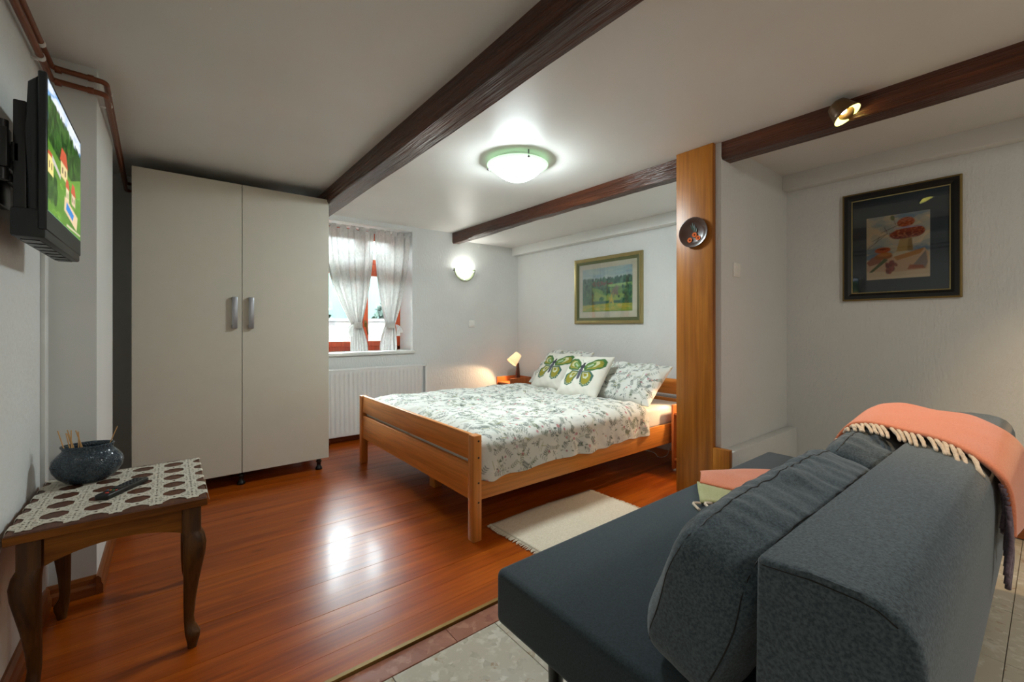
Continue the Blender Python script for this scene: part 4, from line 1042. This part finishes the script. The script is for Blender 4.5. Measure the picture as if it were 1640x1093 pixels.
def tv_picture():
    w, h = 0.52, 0.345; cv = Canvas(w, h, 0.003, (120, 170, 226)); r = random.Random(3)
    def px_(x, y): return (x * w, y * h)
    for k in range(40): cv.ell(*px_(r.uniform(0, 1), r.uniform(0.86, 1.0)), r.uniform(0.03, 0.08), r.uniform(0.008, 0.02), 0.1, (232, 238, 246), 0.5)
    cv.poly([px_(*p) for p in ((0, 0), (1, 0), (1, 0.84), (0.86, 0.85), (0.7, 0.83), (0.5, 0.86), (0.3, 0.87), (0.14, 0.90), (0, 0.88))], (62, 108, 38))
    for k in range(520):
        x = r.random(); top = 0.88 - 0.03 * x; y = r.uniform(0.50 + 0.02 * x, top)
        c = r.choice([(36, 70, 28), (48, 88, 34), (62, 104, 42), (30, 58, 26)]); cv.ell(*px_(x, y), 0.012, 0.014, 0, c, 0.9)
    cv.poly([px_(*p) for p in ((0, 0), (1, 0), (1, 0.52), (0.7, 0.47), (0.4, 0.50), (0.15, 0.52), (0, 0.55))], (96, 146, 48), 0.85)
    cv.poly([px_(*p) for p in ((0.55, 0.44), (1, 0.62), (1, 0.40), (0.7, 0.36))], (110, 160, 60), 0.8)
    for k in range(120): cv.ell(*px_(r.random(), r.uniform(0, 0.4)), 0.03, 0.008, 0, r.choice([(84, 134, 42), (112, 160, 58), (72, 120, 36)]), 0.4)
    for k in range(60): cv.ell(*px_(r.uniform(0, 0.22), r.uniform(0.12, 0.3)), 0.014, 0.014, 0, r.choice([(40, 76, 30), (56, 98, 38)]), 0.9)
    for k in range(60): cv.ell(*px_(r.uniform(0.4, 1.0), r.uniform(0.05, 0.12)), 0.014, 0.010, 0, r.choice([(70, 120, 36), (90, 140, 46)]), 0.9)
    def house(x, y, ww, hh, rf, wall=(226, 206, 150)):
        cv.poly([px_(x, y), px_(x + ww, y), px_(x + ww, y + hh), px_(x, y + hh)], wall)
        cv.poly([px_(x - 0.02, y + hh), px_(x + ww + 0.02, y + hh), px_(x + ww * 0.8, y + hh + rf), px_(x + ww * 0.15, y + hh + rf)], (196, 88, 60))
        for k in range(2): cv.poly([px_(x + ww * (0.2 + 0.4 * k), y + hh * 0.3), px_(x + ww * (0.36 + 0.4 * k), y + hh * 0.3), px_(x + ww * (0.36 + 0.4 * k), y + hh * 0.7), px_(x + ww * (0.2 + 0.4 * k), y + hh * 0.7)], (96, 74, 60))
    house(0.0, 0.30, 0.13, 0.14, 0.03, (240, 222, 140)); house(0.32, 0.40, 0.20, 0.13, 0.12); house(0.48, 0.24, 0.09, 0.12, 0.08, (232, 214, 176)); house(0.66, 0.27, 0.13, 0.10, 0.10, (214, 190, 160))
    cv.poly([px_(*p) for p in ((0.10, 0.42), (0.32, 0.36), (0.32, 0.40), (0.10, 0.47))], (196, 192, 186))
    cv.poly([px_(*p) for p in ((0.42, 0.14), (0.84, 0.06), (0.88, 0.20), (0.44, 0.27))], (222, 196, 160))
    cv.poly([px_(*p) for p in ((0.48, 0.165), (0.70, 0.12), (0.74, 0.185), (0.50, 0.235))], (46, 130, 206))
    cv.poly([px_(*p) for p in ((0.5, 0.02), (0.98, 0.04), (0.98, 0.055), (0.5, 0.04))], (206, 196, 168))
    P = np.zeros(cv.a.shape); P[..., 0] = tx + 0.0006; P[..., 1] = ty0 + 0.011 + np.linspace(0, w, cv.nx)[None, :]; P[..., 2] = tz0 + 0.052 + np.linspace(0, h, cv.ny)[:, None]
    P[..., 0] = tx + 0.0008
    link('screen', grid_mesh('screen', P, cv.a), 'screen', tv)
tv_picture()
B().box(XL, XL + 0.02, 1.80, 1.90, 1.44, 1.66, 0.003).done('wall_plate', 'black', tv, 'auto')
b = B(); b.box(XL + 0.02, XL + 0.035, 1.84, 2.00, 1.51, 1.59, 0.003); b.box(XL + 0.028, XL + 0.046, 1.62, 2.0, 1.53, 1.57, 0.003); b.box(XL + 0.046, XL + 0.068, 1.62, 1.66, 1.50, 1.60, 0.003)
b.tube([(XL + 0.055, 1.64, 1.47), (XL + 0.055, 1.64, 1.62)], 0.012, 10); b.done('swivel_arm', 'black', tv, 'auto')
b = B(); b.box(tx - 0.062, tx - 0.038, 1.64, 1.68, 1.40, 1.68, 0.003); b.box(tx - 0.062, tx - 0.038, 2.0, 2.04, 1.40, 1.68, 0.003); b.box(tx - 0.066, tx - 0.05, 1.64, 2.04, 1.52, 1.57, 0.003)
b.done('mount_bracket', 'black', tv, 'auto')

# ---- pipes, conduit
def bend(pts, r=0.022, n=5):
    out = [Vector(pts[0])]
    for i in range(1, len(pts) - 1):
        p, a, c = Vector(pts[i]), Vector(pts[i - 1]), Vector(pts[i + 1])
        d1, d2 = (a - p).normalized(), (c - p).normalized()
        for k in range(n + 1):
            t = k / n; out.append((p + d1 * r).lerp(p, t).lerp(p.lerp(p + d2 * r, t), t))
    out.append(Vector(pts[-1])); return out
for (z, dz, lab) in ((2.116, 0, 'upper copper heating pipe running along the ceiling above the television'), (2.066, 0, 'lower copper heating pipe running along the ceiling above the television')):
    pp = thing('copper_pipe', (-0.36, 2.0, z), lab, 'pipe', 'copper pipes under the ceiling')
    B().tube(bend([(-0.362, YF + 0.002, z), (-0.362, 2.436, z), (-0.207, 2.440, z - 0.006), (-0.243, 4.082, z), (0.5, 4.082, z)]), 0.0105, 12).done('tube', 'copper', pp, True)
    for (cx, cy, ax) in ((-0.362, 0.9, 'Y'), (-0.362, 2.25, 'Y'), (-0.345, 2.44, 'X'), (-0.252, 2.44, 'X'), (-0.2095, 2.56, 'Y')):
        b = B(); rot = Matrix.Rotation(math.pi / 2, 4, 'X') if ax == 'Y' else Matrix.Rotation(math.pi / 2, 4, 'Y')
        wdt = 0.012 if ax == 'Y' else 0.009
        b.lathe([(0.0128, -wdt), (0.0128, wdt), (0.0108, wdt), (0.0108, -wdt)], 14, Mx=Matrix.Translation((cx, cy, z - (0.003 if ax == 'X' else 0))) @ rot)
        if ax == 'Y': b.box(XL if cx < -0.3 else -0.238, cx - 0.008, cy - 0.006, cy + 0.006, z - 0.016, z - 0.012)
        b.done('clip' if ax == 'Y' else 'joint', 'white_plastic' if ax == 'Y' else 'copper', pp, True)
tag(box('cable_channel', (XL, XL + 0.014, 2.385, 2.44, 0.10, 1.50), 'white_plastic', None, r=0.002), 'white plastic cable channel running down the wall below the television', 'cable channel')

# ---- lamps
def ceiling_lamp(x, y, lab, opal):
    c = Vector((x, y, 0)); t = thing('ceiling_lamp', (c.x, c.y, 2.17), lab, 'ceiling lamp')
    B().lathe([(0.150, 2.17), (0.150, 2.140), (0.167, 2.132), (0.167, 2.1285), (0.001, 2.1285)], 32, (c.x, c.y, 0)).done('base_plate', 'white_plastic', t, True)  # plate plus a closing lid, added to keep dome light off the ceiling
    prof = [(0.168 * k / 12 if k else 0.002, 2.128 - 0.088 * (1 - (k / 12) ** 2.2)) for k in range(12, -1, -1)]
    B().lathe(prof, 48, (c.x, c.y, 0)).done('dome', opal, t, True)
    B().lathe([(0.166, 2.127), (0.196, 2.136), (0.197, 2.140), (0.194, 2.141), (0.166, 2.131)], 48, (c.x, c.y, 0)).done('glass_rim', 'green_glass', t, True)
    for k in range(3):
        a = 0.2 + k * 2.094; d = Vector((math.cos(a), math.sin(a), 0)); p = c + d * 0.19
        b = B(); b.tube([Vector((p.x, p.y, 2.17)), Vector((p.x, p.y, 2.125))], 0.005, 8); b.lathe([(0.002, 2.119), (0.010, 2.122), (0.010, 2.129), (0.002, 2.131)], 12, (p.x, p.y, 0)); b.done('clip', 'chrome', t, True)
ceiling_lamp(1.752, 2.150, 'round opal glass ceiling lamp with green rim, lit', 'opal')
M['opal_fill'] = emitter('added_fill_lamp_glow', (1.0, 0.96, 0.90), FILL_L)  # glow of an unseen second lamp, added to brighten the near room
ceiling_lamp(1.55, -1.15, 'unseen opal lamp added as fill light in the part of the room behind the sofa back', 'opal_fill')
def wall_lamp():
    cx, cz = 2.668, 1.772; t = thing('wall_lamp', (cx, YB, cz - 0.13), 'lit half-moon glass wall lamp beside the window', 'wall lamp')
    rings = []
    for i in range(9):
        f = i / 8; ring = []
        for k in range(33):
            a = math.pi * (1.06 + 0.88 * k / 32) if False else math.pi + math.pi * (k / 32)
            r_ = 0.100 * math.sin(f * math.pi / 2); y = YB - 0.012 - 0.085 * math.cos(f * math.pi / 2)
            ring.append((cx + r_ * math.cos(a), y, cz + 0.0 + r_ * math.sin(a) * 1.0 + 0.055 * (1 - f) * 0 ))
        rings.append(ring)
    b = B(); b.grid(rings[1:]); 
    # upper glow: the lit inside of the open bowl
    rings2 = []
    for i in range(9):
        f = i / 8; ring = []
        for k in range(33):
            a = math.pi * (k / 32); r_ = 0.100 * math.sin(f * math.pi / 2); y = YB - 0.012 - 0.085 * math.cos(f * math.pi / 2)
            ring.append((cx + r_ * math.cos(a), y, cz + 0.55 * r_ * math.sin(a)))
        rings2.append(ring)
    b.grid(rings2[1:]); bmesh.ops.remove_doubles(b.bm, verts=b.bm.verts, dist=1e-5)
    b.done('opal_bowl', 'opal_wall', t, True)
    ring = []
    for r_, y in ((0.101, YB - 0.014), (0.140, YB - 0.034), (0.146, YB - 0.030), (0.103, YB - 0.006)):
        ring.append([(cx + r_ * math.cos(math.pi + math.pi * k / 32), y, cz + r_ * math.sin(math.pi + math.pi * k / 32)) for k in range(33)])
    b = B(); b.grid(ring); b.done('glass_rim', 'rim_wall', t, True)
    for a in (math.pi * 1.06, math.pi * 1.5, math.pi * 1.94):
        p = (cx + 0.132 * math.cos(a), YB - 0.032, cz + 0.132 * math.sin(a)); b = B(); b.tube([(p[0], YB, p[2]), (p[0], YB - 0.038, p[2])], 0.007, 8); b.done('clip', 'chrome', t, True)
wall_lamp()
def beam_spot():
    t = thing('spotlight', (2.50, 0.60, 2.10), 'small lit bronze spotlight mounted on the dark ceiling beam', 'spotlight')
    B().lathe([(0.040, 0), (0.040, 0.018), (0.034, 0.026), (0.0, 0.027)], 24, Mx=Matrix.Translation((2.50, 0.615, 2.118)) @ Matrix.Rotation(-math.pi / 2, 4, 'Y')).done('base', 'spot_case', t, True)
    ax = Vector((0.03, -0.55, -0.80)).normalized(); c = Vector((2.447, 0.608, 2.098))
    zq = (-ax).to_track_quat('Z', 'Y').to_matrix().to_4x4(); mw = Matrix.Translation(c) @ zq
    B().lathe([(0.002, 0.062), (0.022, 0.060), (0.038, 0.050), (0.046, 0.03), (0.052, 0.0), (0.059, -0.022), (0.057, -0.024)], 28, Mx=mw).done('housing', 'spot_case', t, True)
    B().lathe([(0.057, -0.024), (0.053, -0.018), (0.044, 0.002), (0.030, 0.018), (0.012, 0.026), (0.001, 0.027)], 28, Mx=mw).done('reflector', 'spot_gold', t, True)
    B().lathe([(0.001, -0.006), (0.012, -0.002), (0.016, 0.006), (0.012, 0.016), (0.001, 0.020)], 16, Mx=mw).done('bulb', 'spot_bulb', t, True)
    l = bpy.data.lights.new('spot_light', 'SPOT'); l.energy = SPOT_W; l.color = (1.0, 0.66, 0.36); l.spot_size = math.radians(95); l.spot_blend = 0.6; l.shadow_soft_size = 0.02
    lo = bpy.data.objects.new('spot_light', l); COL.objects.link(lo); lo.matrix_basis = mw @ Matrix.Translation((0, 0, -0.03)); lo.parent = t; lo.matrix_parent_inverse = WM[t.name].inverted()
beam_spot()

# ---- framed pictures
def frame_rings(yl, yr, z0, z1, steps):
    """rectangular frame on the wall X = XR; steps: (inset, protrusion)"""
    rings = []
    for d, pz in steps:
        rings.append([(XR - pz, yl - d, z0 + d), (XR - pz, yr + d, z0 + d), (XR - pz, yr + d, z1 - d), (XR - pz, yl - d, z1 - d)])
    return rings
def picture_plane(cv, yl, z0, x):
    P = np.zeros(cv.a.shape); h = (cv.ny - 1) * cv.res; w = (cv.nx - 1) * cv.res
    P[..., 0] = x; P[..., 1] = yl - np.linspace(0, w, cv.nx)[None, :]; P[..., 2] = z0 + np.linspace(0, h, cv.ny)[:, None]
    return grid_mesh('print', P, cv.a)
def landscape(w, h):
    cv = Canvas(w, h, 0.0045, (150, 168, 160)); r = random.Random(12)
    p = lambda x, y: (x * w, y * h)
    for k in range(60): cv.ell(*p(r.random(), r.uniform(0.72, 1)), 0.06, 0.015, 0, r.choice([(132, 156, 160), (164, 178, 168), (120, 146, 158)]), 0.35)
    cv.poly([p(*q) for q in ((0, 0), (1, 0), (1, 0.66), (0.8, 0.72), (0.6, 0.72), (0.45, 0.74), (0.3, 0.70), (0.15, 0.72), (0, 0.68))], (58, 98, 80))
    for k in range(320): cv.ell(*p(r.random(), r.uniform(0.48, 0.75)), 0.014, 0.018, 0, r.choice([(44, 84, 70), (58, 102, 78), (36, 70, 62), (70, 112, 84)]), 0.85)
    for k in range(24): cv.ell(*p(r.uniform(0.2, 0.62), r.uniform(0.60, 0.68)), 0.016, 0.01, 0, r.choice([(112, 74, 66), (96, 66, 62)]), 0.6)
    cv.poly([p(*q) for q in ((0.5, 0.60), (1, 0.62), (1, 0.55), (0.62, 0.54), (0.45, 0.56))], (120, 156, 88), 0.9)
    cv.poly([p(*q) for q in ((0.2, 0.56), (0.34, 0.52), (0.5, 0.42), (0.7, 0.46), (1, 0.52), (1, 0.28), (0.3, 0.26))], (104, 142, 78), 0.9)
    cv.poly([p(*q) for q in ((0.28, 0.47), (0.45, 0.36), (0.62, 0.37), (0.9, 0.42), (0.9, 0.24), (0.2, 0.24))], (132, 154, 82), 0.8)
    cv.poly([p(*q) for q in ((0.56, 0.52), (0.8, 0.56), (0.84, 0.40), (0.6, 0.36))], (98, 132, 76), 0.8)
    for k in range(40): cv.ell(*p(r.gauss(0.68, 0.03), r.gauss(0.44, 0.05)), 0.012, 0.016, 0, (112, 104, 92), 0.5)
    for (cx, cy, s, n) in ((0.1, 0.52, 0.09, 90), (0.1, 0.27, 0.10, 90), (0.93, 0.45, 0.08, 90), (0.50, 0.46, 0.05, 40), (0.40, 0.27, 0.03, 20), (0.88, 0.26, 0.07, 50)):
        for k in range(n): cv.ell(*p(r.gauss(cx, s * 0.6), r.gauss(cy, s * 0.7)), 0.012, 0.014, 0, r.choice([(42, 88, 66), (56, 104, 72), (34, 72, 60), (74, 118, 78)]), 0.8)
    cv.poly([p(*q) for q in ((0, 0.0), (1, 0.0), (1, 0.17), (0.6, 0.19), (0.3, 0.17), (0, 0.14))], (126, 146, 60), 0.95)
    for k in range(90): cv.ell(*p(r.random(), r.uniform(0.04, 0.16)), 0.03, 0.006, 0, r.choice([(186, 162, 62), (150, 154, 66), (172, 150, 56)]), 0.5)
    for k in range(50): cv.ell(*p(r.gauss(0.60, 0.04), r.gauss(0.26, 0.06)), 0.006, 0.012, 0, (178, 152, 60), 0.4)
    return cv
pic = thing('framed_landscape', (XR, 2.83, 1.13), 'gold framed pastel of green hills hanging above the bed', 'picture')
yl, yr, z0, z1 = 3.262, 2.398, 1.132, 1.822
b = B(); b.loft(frame_rings(yl, yr, z0, z1, [(0.0, 0.0), (0.0, 0.020), (0.006, 0.026), (0.020, 0.027), (0.034, 0.020), (0.036, 0.016)]), False); b.done('frame', 'gold', pic)
b = B(); b.loft(frame_rings(yl, yr, z0, z1, [(0.035, 0.018), (0.037, 0.019), (0.064, 0.013), (0.064, 0.008)]), False); b.done('inner_frame', 'olivewood', pic)
B().box(XR - 0.009, XR - 0.002, yr + 0.06, yl - 0.06, z0 + 0.06, z1 - 0.06).done('passepartout', 'mat_cream', pic)
cv = landscape(0.635, 0.452); cv.a = np.clip(cv.a * 1.3, 0, 1)
link('print', picture_plane(cv, yl - 0.112, z0 + 0.125, XR - 0.0098), 'picture', pic)
B().box(XR - 0.0125, XR - 0.0115, yr + 0.062, yl - 0.062, z0 + 0.062, z1 - 0.062).done('glass', 'glass', pic)
def mushrooms(w, h):
    cv = Canvas(w, h, 0.0034, (206, 190, 158)); r = random.Random(8); p = lambda x, y: (x * w, y * h)
    for k in range(90): cv.ell(*p(r.random(), r.uniform(0.35, 1)), 0.04, 0.02, r.uniform(-1, 1), r.choice([(150, 166, 164), (128, 150, 160), (200, 186, 150), (180, 180, 160)]), 0.35)
    for k in range(26): cv.ell(*p(r.choice([r.gauss(0.1, 0.06), r.gauss(0.85, 0.08)]), r.gauss(0.42, 0.06)), 0.03, 0.016, 0.2, (104, 134, 156), 0.4)
    for k in range(16): cv.ell(*p(r.gauss(0.75, 0.15), r.uniform(0.92, 1.0)), 0.03, 0.012, 0.1, (104, 134, 156), 0.4)
    # table and folded cloth
    cv.poly([p(*q) for q in ((0, 0.14), (0.02, 0.30), (0.2, 0.36), (0.45, 0.34), (0.92, 0.44), (0.99, 0.36), (0.96, 0.12), (0.5, 0.10))], (196, 166, 132), 0.95)
    cv.poly([p(*q) for q in ((0.45, 0.34), (0.92, 0.44), (0.86, 0.36), (0.5, 0.28))], (176, 122, 60), 0.9)
    cv.poly([p(*q) for q in ((0.0, 0.28), (0.1, 0.36), (0.3, 0.36), (0.22, 0.26), (0.05, 0.22))], (148, 84, 58), 0.9)
    cv.poly([p(*q) for q in ((0.72, 0.16), (0.94, 0.40), (0.97, 0.22), (0.93, 0.13))], (96, 104, 112), 0.7); cv.poly([p(*q) for q in ((0.66, 0.13), (0.93, 0.13), (0.9, 0.18), (0.7, 0.20))], (158, 88, 58), 0.85)
    # big mushroom
    cv.poly([p(*q) for q in ((0.49, 0.42), (0.75, 0.42), (0.73, 0.62), (0.55, 0.62))], (172, 146, 92)); cv.poly([p(*q) for q in ((0.66, 0.42), (0.75, 0.42), (0.73, 0.6), (0.68, 0.6))], (120, 98, 58), 0.7)
    for (cx, cy, rx, ry, c) in ((0.78, 0.70, 0.15, 0.085, (138, 66, 48)), (0.62, 0.69, 0.24, 0.075, (146, 72, 50)), (0.64, 0.655, 0.22, 0.045, (112, 52, 42)), (0.64, 0.86, 0.135, 0.075, (172, 84, 48))):
        cv.ell(*p(cx, cy), rx * w, ry * h, 0.08, c)
        for k in range(60):
            a, q = r.uniform(0, 6.28), math.sqrt(r.random()); cv.ell(*p(cx + rx * q * math.cos(a), cy + ry * q * math.sin(a)), 0.004, 0.003, 0, r.choice([(190, 110, 66), (120, 52, 40), (204, 136, 90), (150, 70, 50)]), 0.7)
    for k in range(50): cv.seg(*p(r.uniform(0.43, 0.9), 0.79 + r.uniform(-0.02, 0.015)), *p(r.uniform(0.43, 0.9), 0.77), 0.002, (170, 160, 180), 0.35)
    # small bread-like mushrooms
    for (cx, cy, rx, ry, c) in ((0.28, 0.36, 0.15, 0.05, (150, 92, 44)), (0.27, 0.46, 0.13, 0.045, (178, 86, 44)), (0.27, 0.475, 0.06, 0.015, (120, 64, 36)), (0.3, 0.39, 0.12, 0.03, (182, 122, 60))): cv.ell(*p(cx, cy), rx * w, ry * h, 0.04, c)
    cv.poly([p(*q) for q in ((0.04, 0.12), (0.1, 0.12), (0.36, 0.30), (0.30, 0.33))], (86, 96, 54)); 
    for k in range(26): cv.ell(*p(r.gauss(0.40, 0.035), r.uniform(0.10, 0.26)), 0.008, 0.014, r.uniform(-0.6, 0.6), r.choice([(136, 66, 52), (156, 84, 62), (112, 56, 46)]), 0.9)
    for (a, b_, c, d) in ((0.02, 0.50, 0.35, 0.72), (0.1, 0.62, 0.3, 0.70), (0.25, 0.74, 0.62, 0.86), (0.3, 0.82, 0.34, 0.74), (0.15, 0.58, 0.22, 0.68), (0.44, 0.95, 0.48, 0.84)): cv.seg(*p(a, b_), *p(c, d), 0.003, (92, 66, 50), 0.8)
    cv.ell(*p(0.43, 0.95), 0.010, 0.016, 0.2, (110, 116, 72))
    cv.poly([p(0, 0), p(1, 0), p(1, 0.05), p(0, 0.03)], (214, 200, 172))
    return cv
pic2 = thing('framed_mushroom_picture', (XR, 0.59, 1.27), 'black framed mushroom still life on dark mount above the sofa', 'picture')
yl, yr, z0, z1 = 0.866, 0.320, 1.268, 1.957
b = B(); b.loft(frame_rings(yl, yr, z0, z1, [(0.0, 0.0), (0.0, 0.022), (0.006, 0.026), (0.010, 0.026)]), False); b.done('outer_edge', 'oldgold', pic2)
b = B(); b.loft(frame_rings(yl, yr, z0, z1, [(0.009, 0.022), (0.010, 0.028), (0.030, 0.030), (0.046, 0.016), (0.046, 0.012)]), False); b.done('frame', 'blackframe', pic2)
b = B(); b.loft(frame_rings(yl, yr, z0, z1, [(0.0455, 0.012), (0.046, 0.017), (0.051, 0.016), (0.051, 0.008)]), False); b.done('inner_edge', 'gold', pic2)
B().box(XR - 0.009, XR - 0.002, yr + 0.048, yl - 0.048, z0 + 0.048, z1 - 0.048).done('passepartout', 'mat_dark', pic2)
cv = mushrooms(0.292, 0.392); cv.a = np.clip(cv.a * 1.2, 0, 1)
link('print', picture_plane(cv, yl - 0.122, z0 + 0.128, XR - 0.0098), 'picture', pic2)
B().box(XR - 0.0125, XR - 0.0115, yr + 0.05, yl - 0.05, z0 + 0.05, z1 - 0.05).done('glass', 'glass', pic2)

# ---- plate on the post
pl = thing('wall_plate_ornament', (2.463, 1.345, 1.57), 'round brown ceramic plate with three orange flowers on the wooden post', 'plate')
pm = Matrix.Translation((2.4625, 1.342, 1.665)) @ Matrix.Rotation(-math.pi / 2, 4, 'Y')
B().lathe([(0.0, 0.004), (0.05, 0.004), (0.066, 0.009), (0.086, 0.020), (0.090, 0.020), (0.089, 0.016), (0.068, 0.002), (0.0, 0.0)], 40, Mx=pm).done('dish', 'plate', pl, True)
def onplate(h_, v_): return Vector((2.4625 - 0.0075, 1.342 - h_, 1.665 + v_))
for (h_, v_) in ((0.004, -0.014), (0.026, -0.036), (-0.026, -0.042)):
    c = onplate(h_, v_); b = B()
    for k in range(12):
        a = k * 2 * math.pi / 12; d = Vector((0, math.cos(a), math.sin(a))); n_ = Vector((0, -math.sin(a), math.cos(a)))
        q = [c + d * 0.003, c + d * 0.011 + n_ * 0.004 + Vector((-0.003, 0, 0)), c + d * 0.0165 + Vector((-0.002, 0, 0)), c + d * 0.011 - n_ * 0.004 + Vector((-0.003, 0, 0))]
        b.bm.faces.new([b.bm.verts.new(p) for p in q])
    f = b.done('flower', 'plate_flower', pl)
    B().lathe([(0.005, 0.0), (0.004, 0.004), (0.001, 0.005)], 12, Mx=Matrix.Translation(c) @ Matrix.Rotation(-math.pi / 2, 4, 'Y')).done('flower_centre', 'plate_centre', f, True)
b = B()
for (h0, v0, h1, v1, w_) in ((0.0, -0.002, -0.012, 0.066, 0.008), (0.004, 0.0, 0.004, 0.05, 0.007), (-0.004, 0.01, -0.022, 0.05, 0.006), (0.006, -0.01, 0.02, 0.03, 0.006)):
    a, c = onplate(h0, v0), onplate(h1, v1); m_ = a.lerp(c, 0.45); n_ = Vector((0, (c - a).z, -(c - a).y)).normalized() * w_
    b.bm.faces.new([b.bm.verts.new(p) for p in (a, m_ + n_ + Vector((-0.002, 0, 0)), c, m_ - n_ + Vector((-0.002, 0, 0)))])
b.done('leaf_spray', 'plate_leaf', pl)

# ---- switches
def wall_switch(name, c, axis, w, h, label):
    t = thing(name, c, label, 'switch')
    if axis == 'Y':
        B().box(c[0] - w / 2, c[0] + w / 2, c[1] - 0.010, c[1], c[2] - h / 2, c[2] + h / 2, 0.003).done('frame', 'switch', t, 'auto')
        B().box(c[0] - w * 0.33, c[0] + w * 0.33, c[1] - 0.014, c[1] - 0.009, c[2] - h * 0.36, c[2] + h * 0.36, 0.002).done('rocker', 'switch', t, 'auto')
wall_switch('light_switch', (2.78, YB, 1.137), 'Y', 0.082, 0.082, 'white square light switch on the window wall below the wall lamp')
wall_switch('light_switch', (2.682, YP0, 1.444), 'Y', 0.085, 0.085, 'white light switch on the partition wall beside the wooden post')

# ---- white lamp cable under the bed
cab = B(); cab.tube(catmull([(3.05, 1.86, 0.16), (3.14, 1.95, 0.06), (3.2, 2.06, 0.012), (3.3, 2.2, 0.008), (3.25, 2.5, 0.008), (3.36, 2.9, 0.008)], 40), 0.0035, 6)
tag(cab.done('power_cable', 'white_plastic', None, True), 'thin white power cable on the floor under the bed head', 'cable')
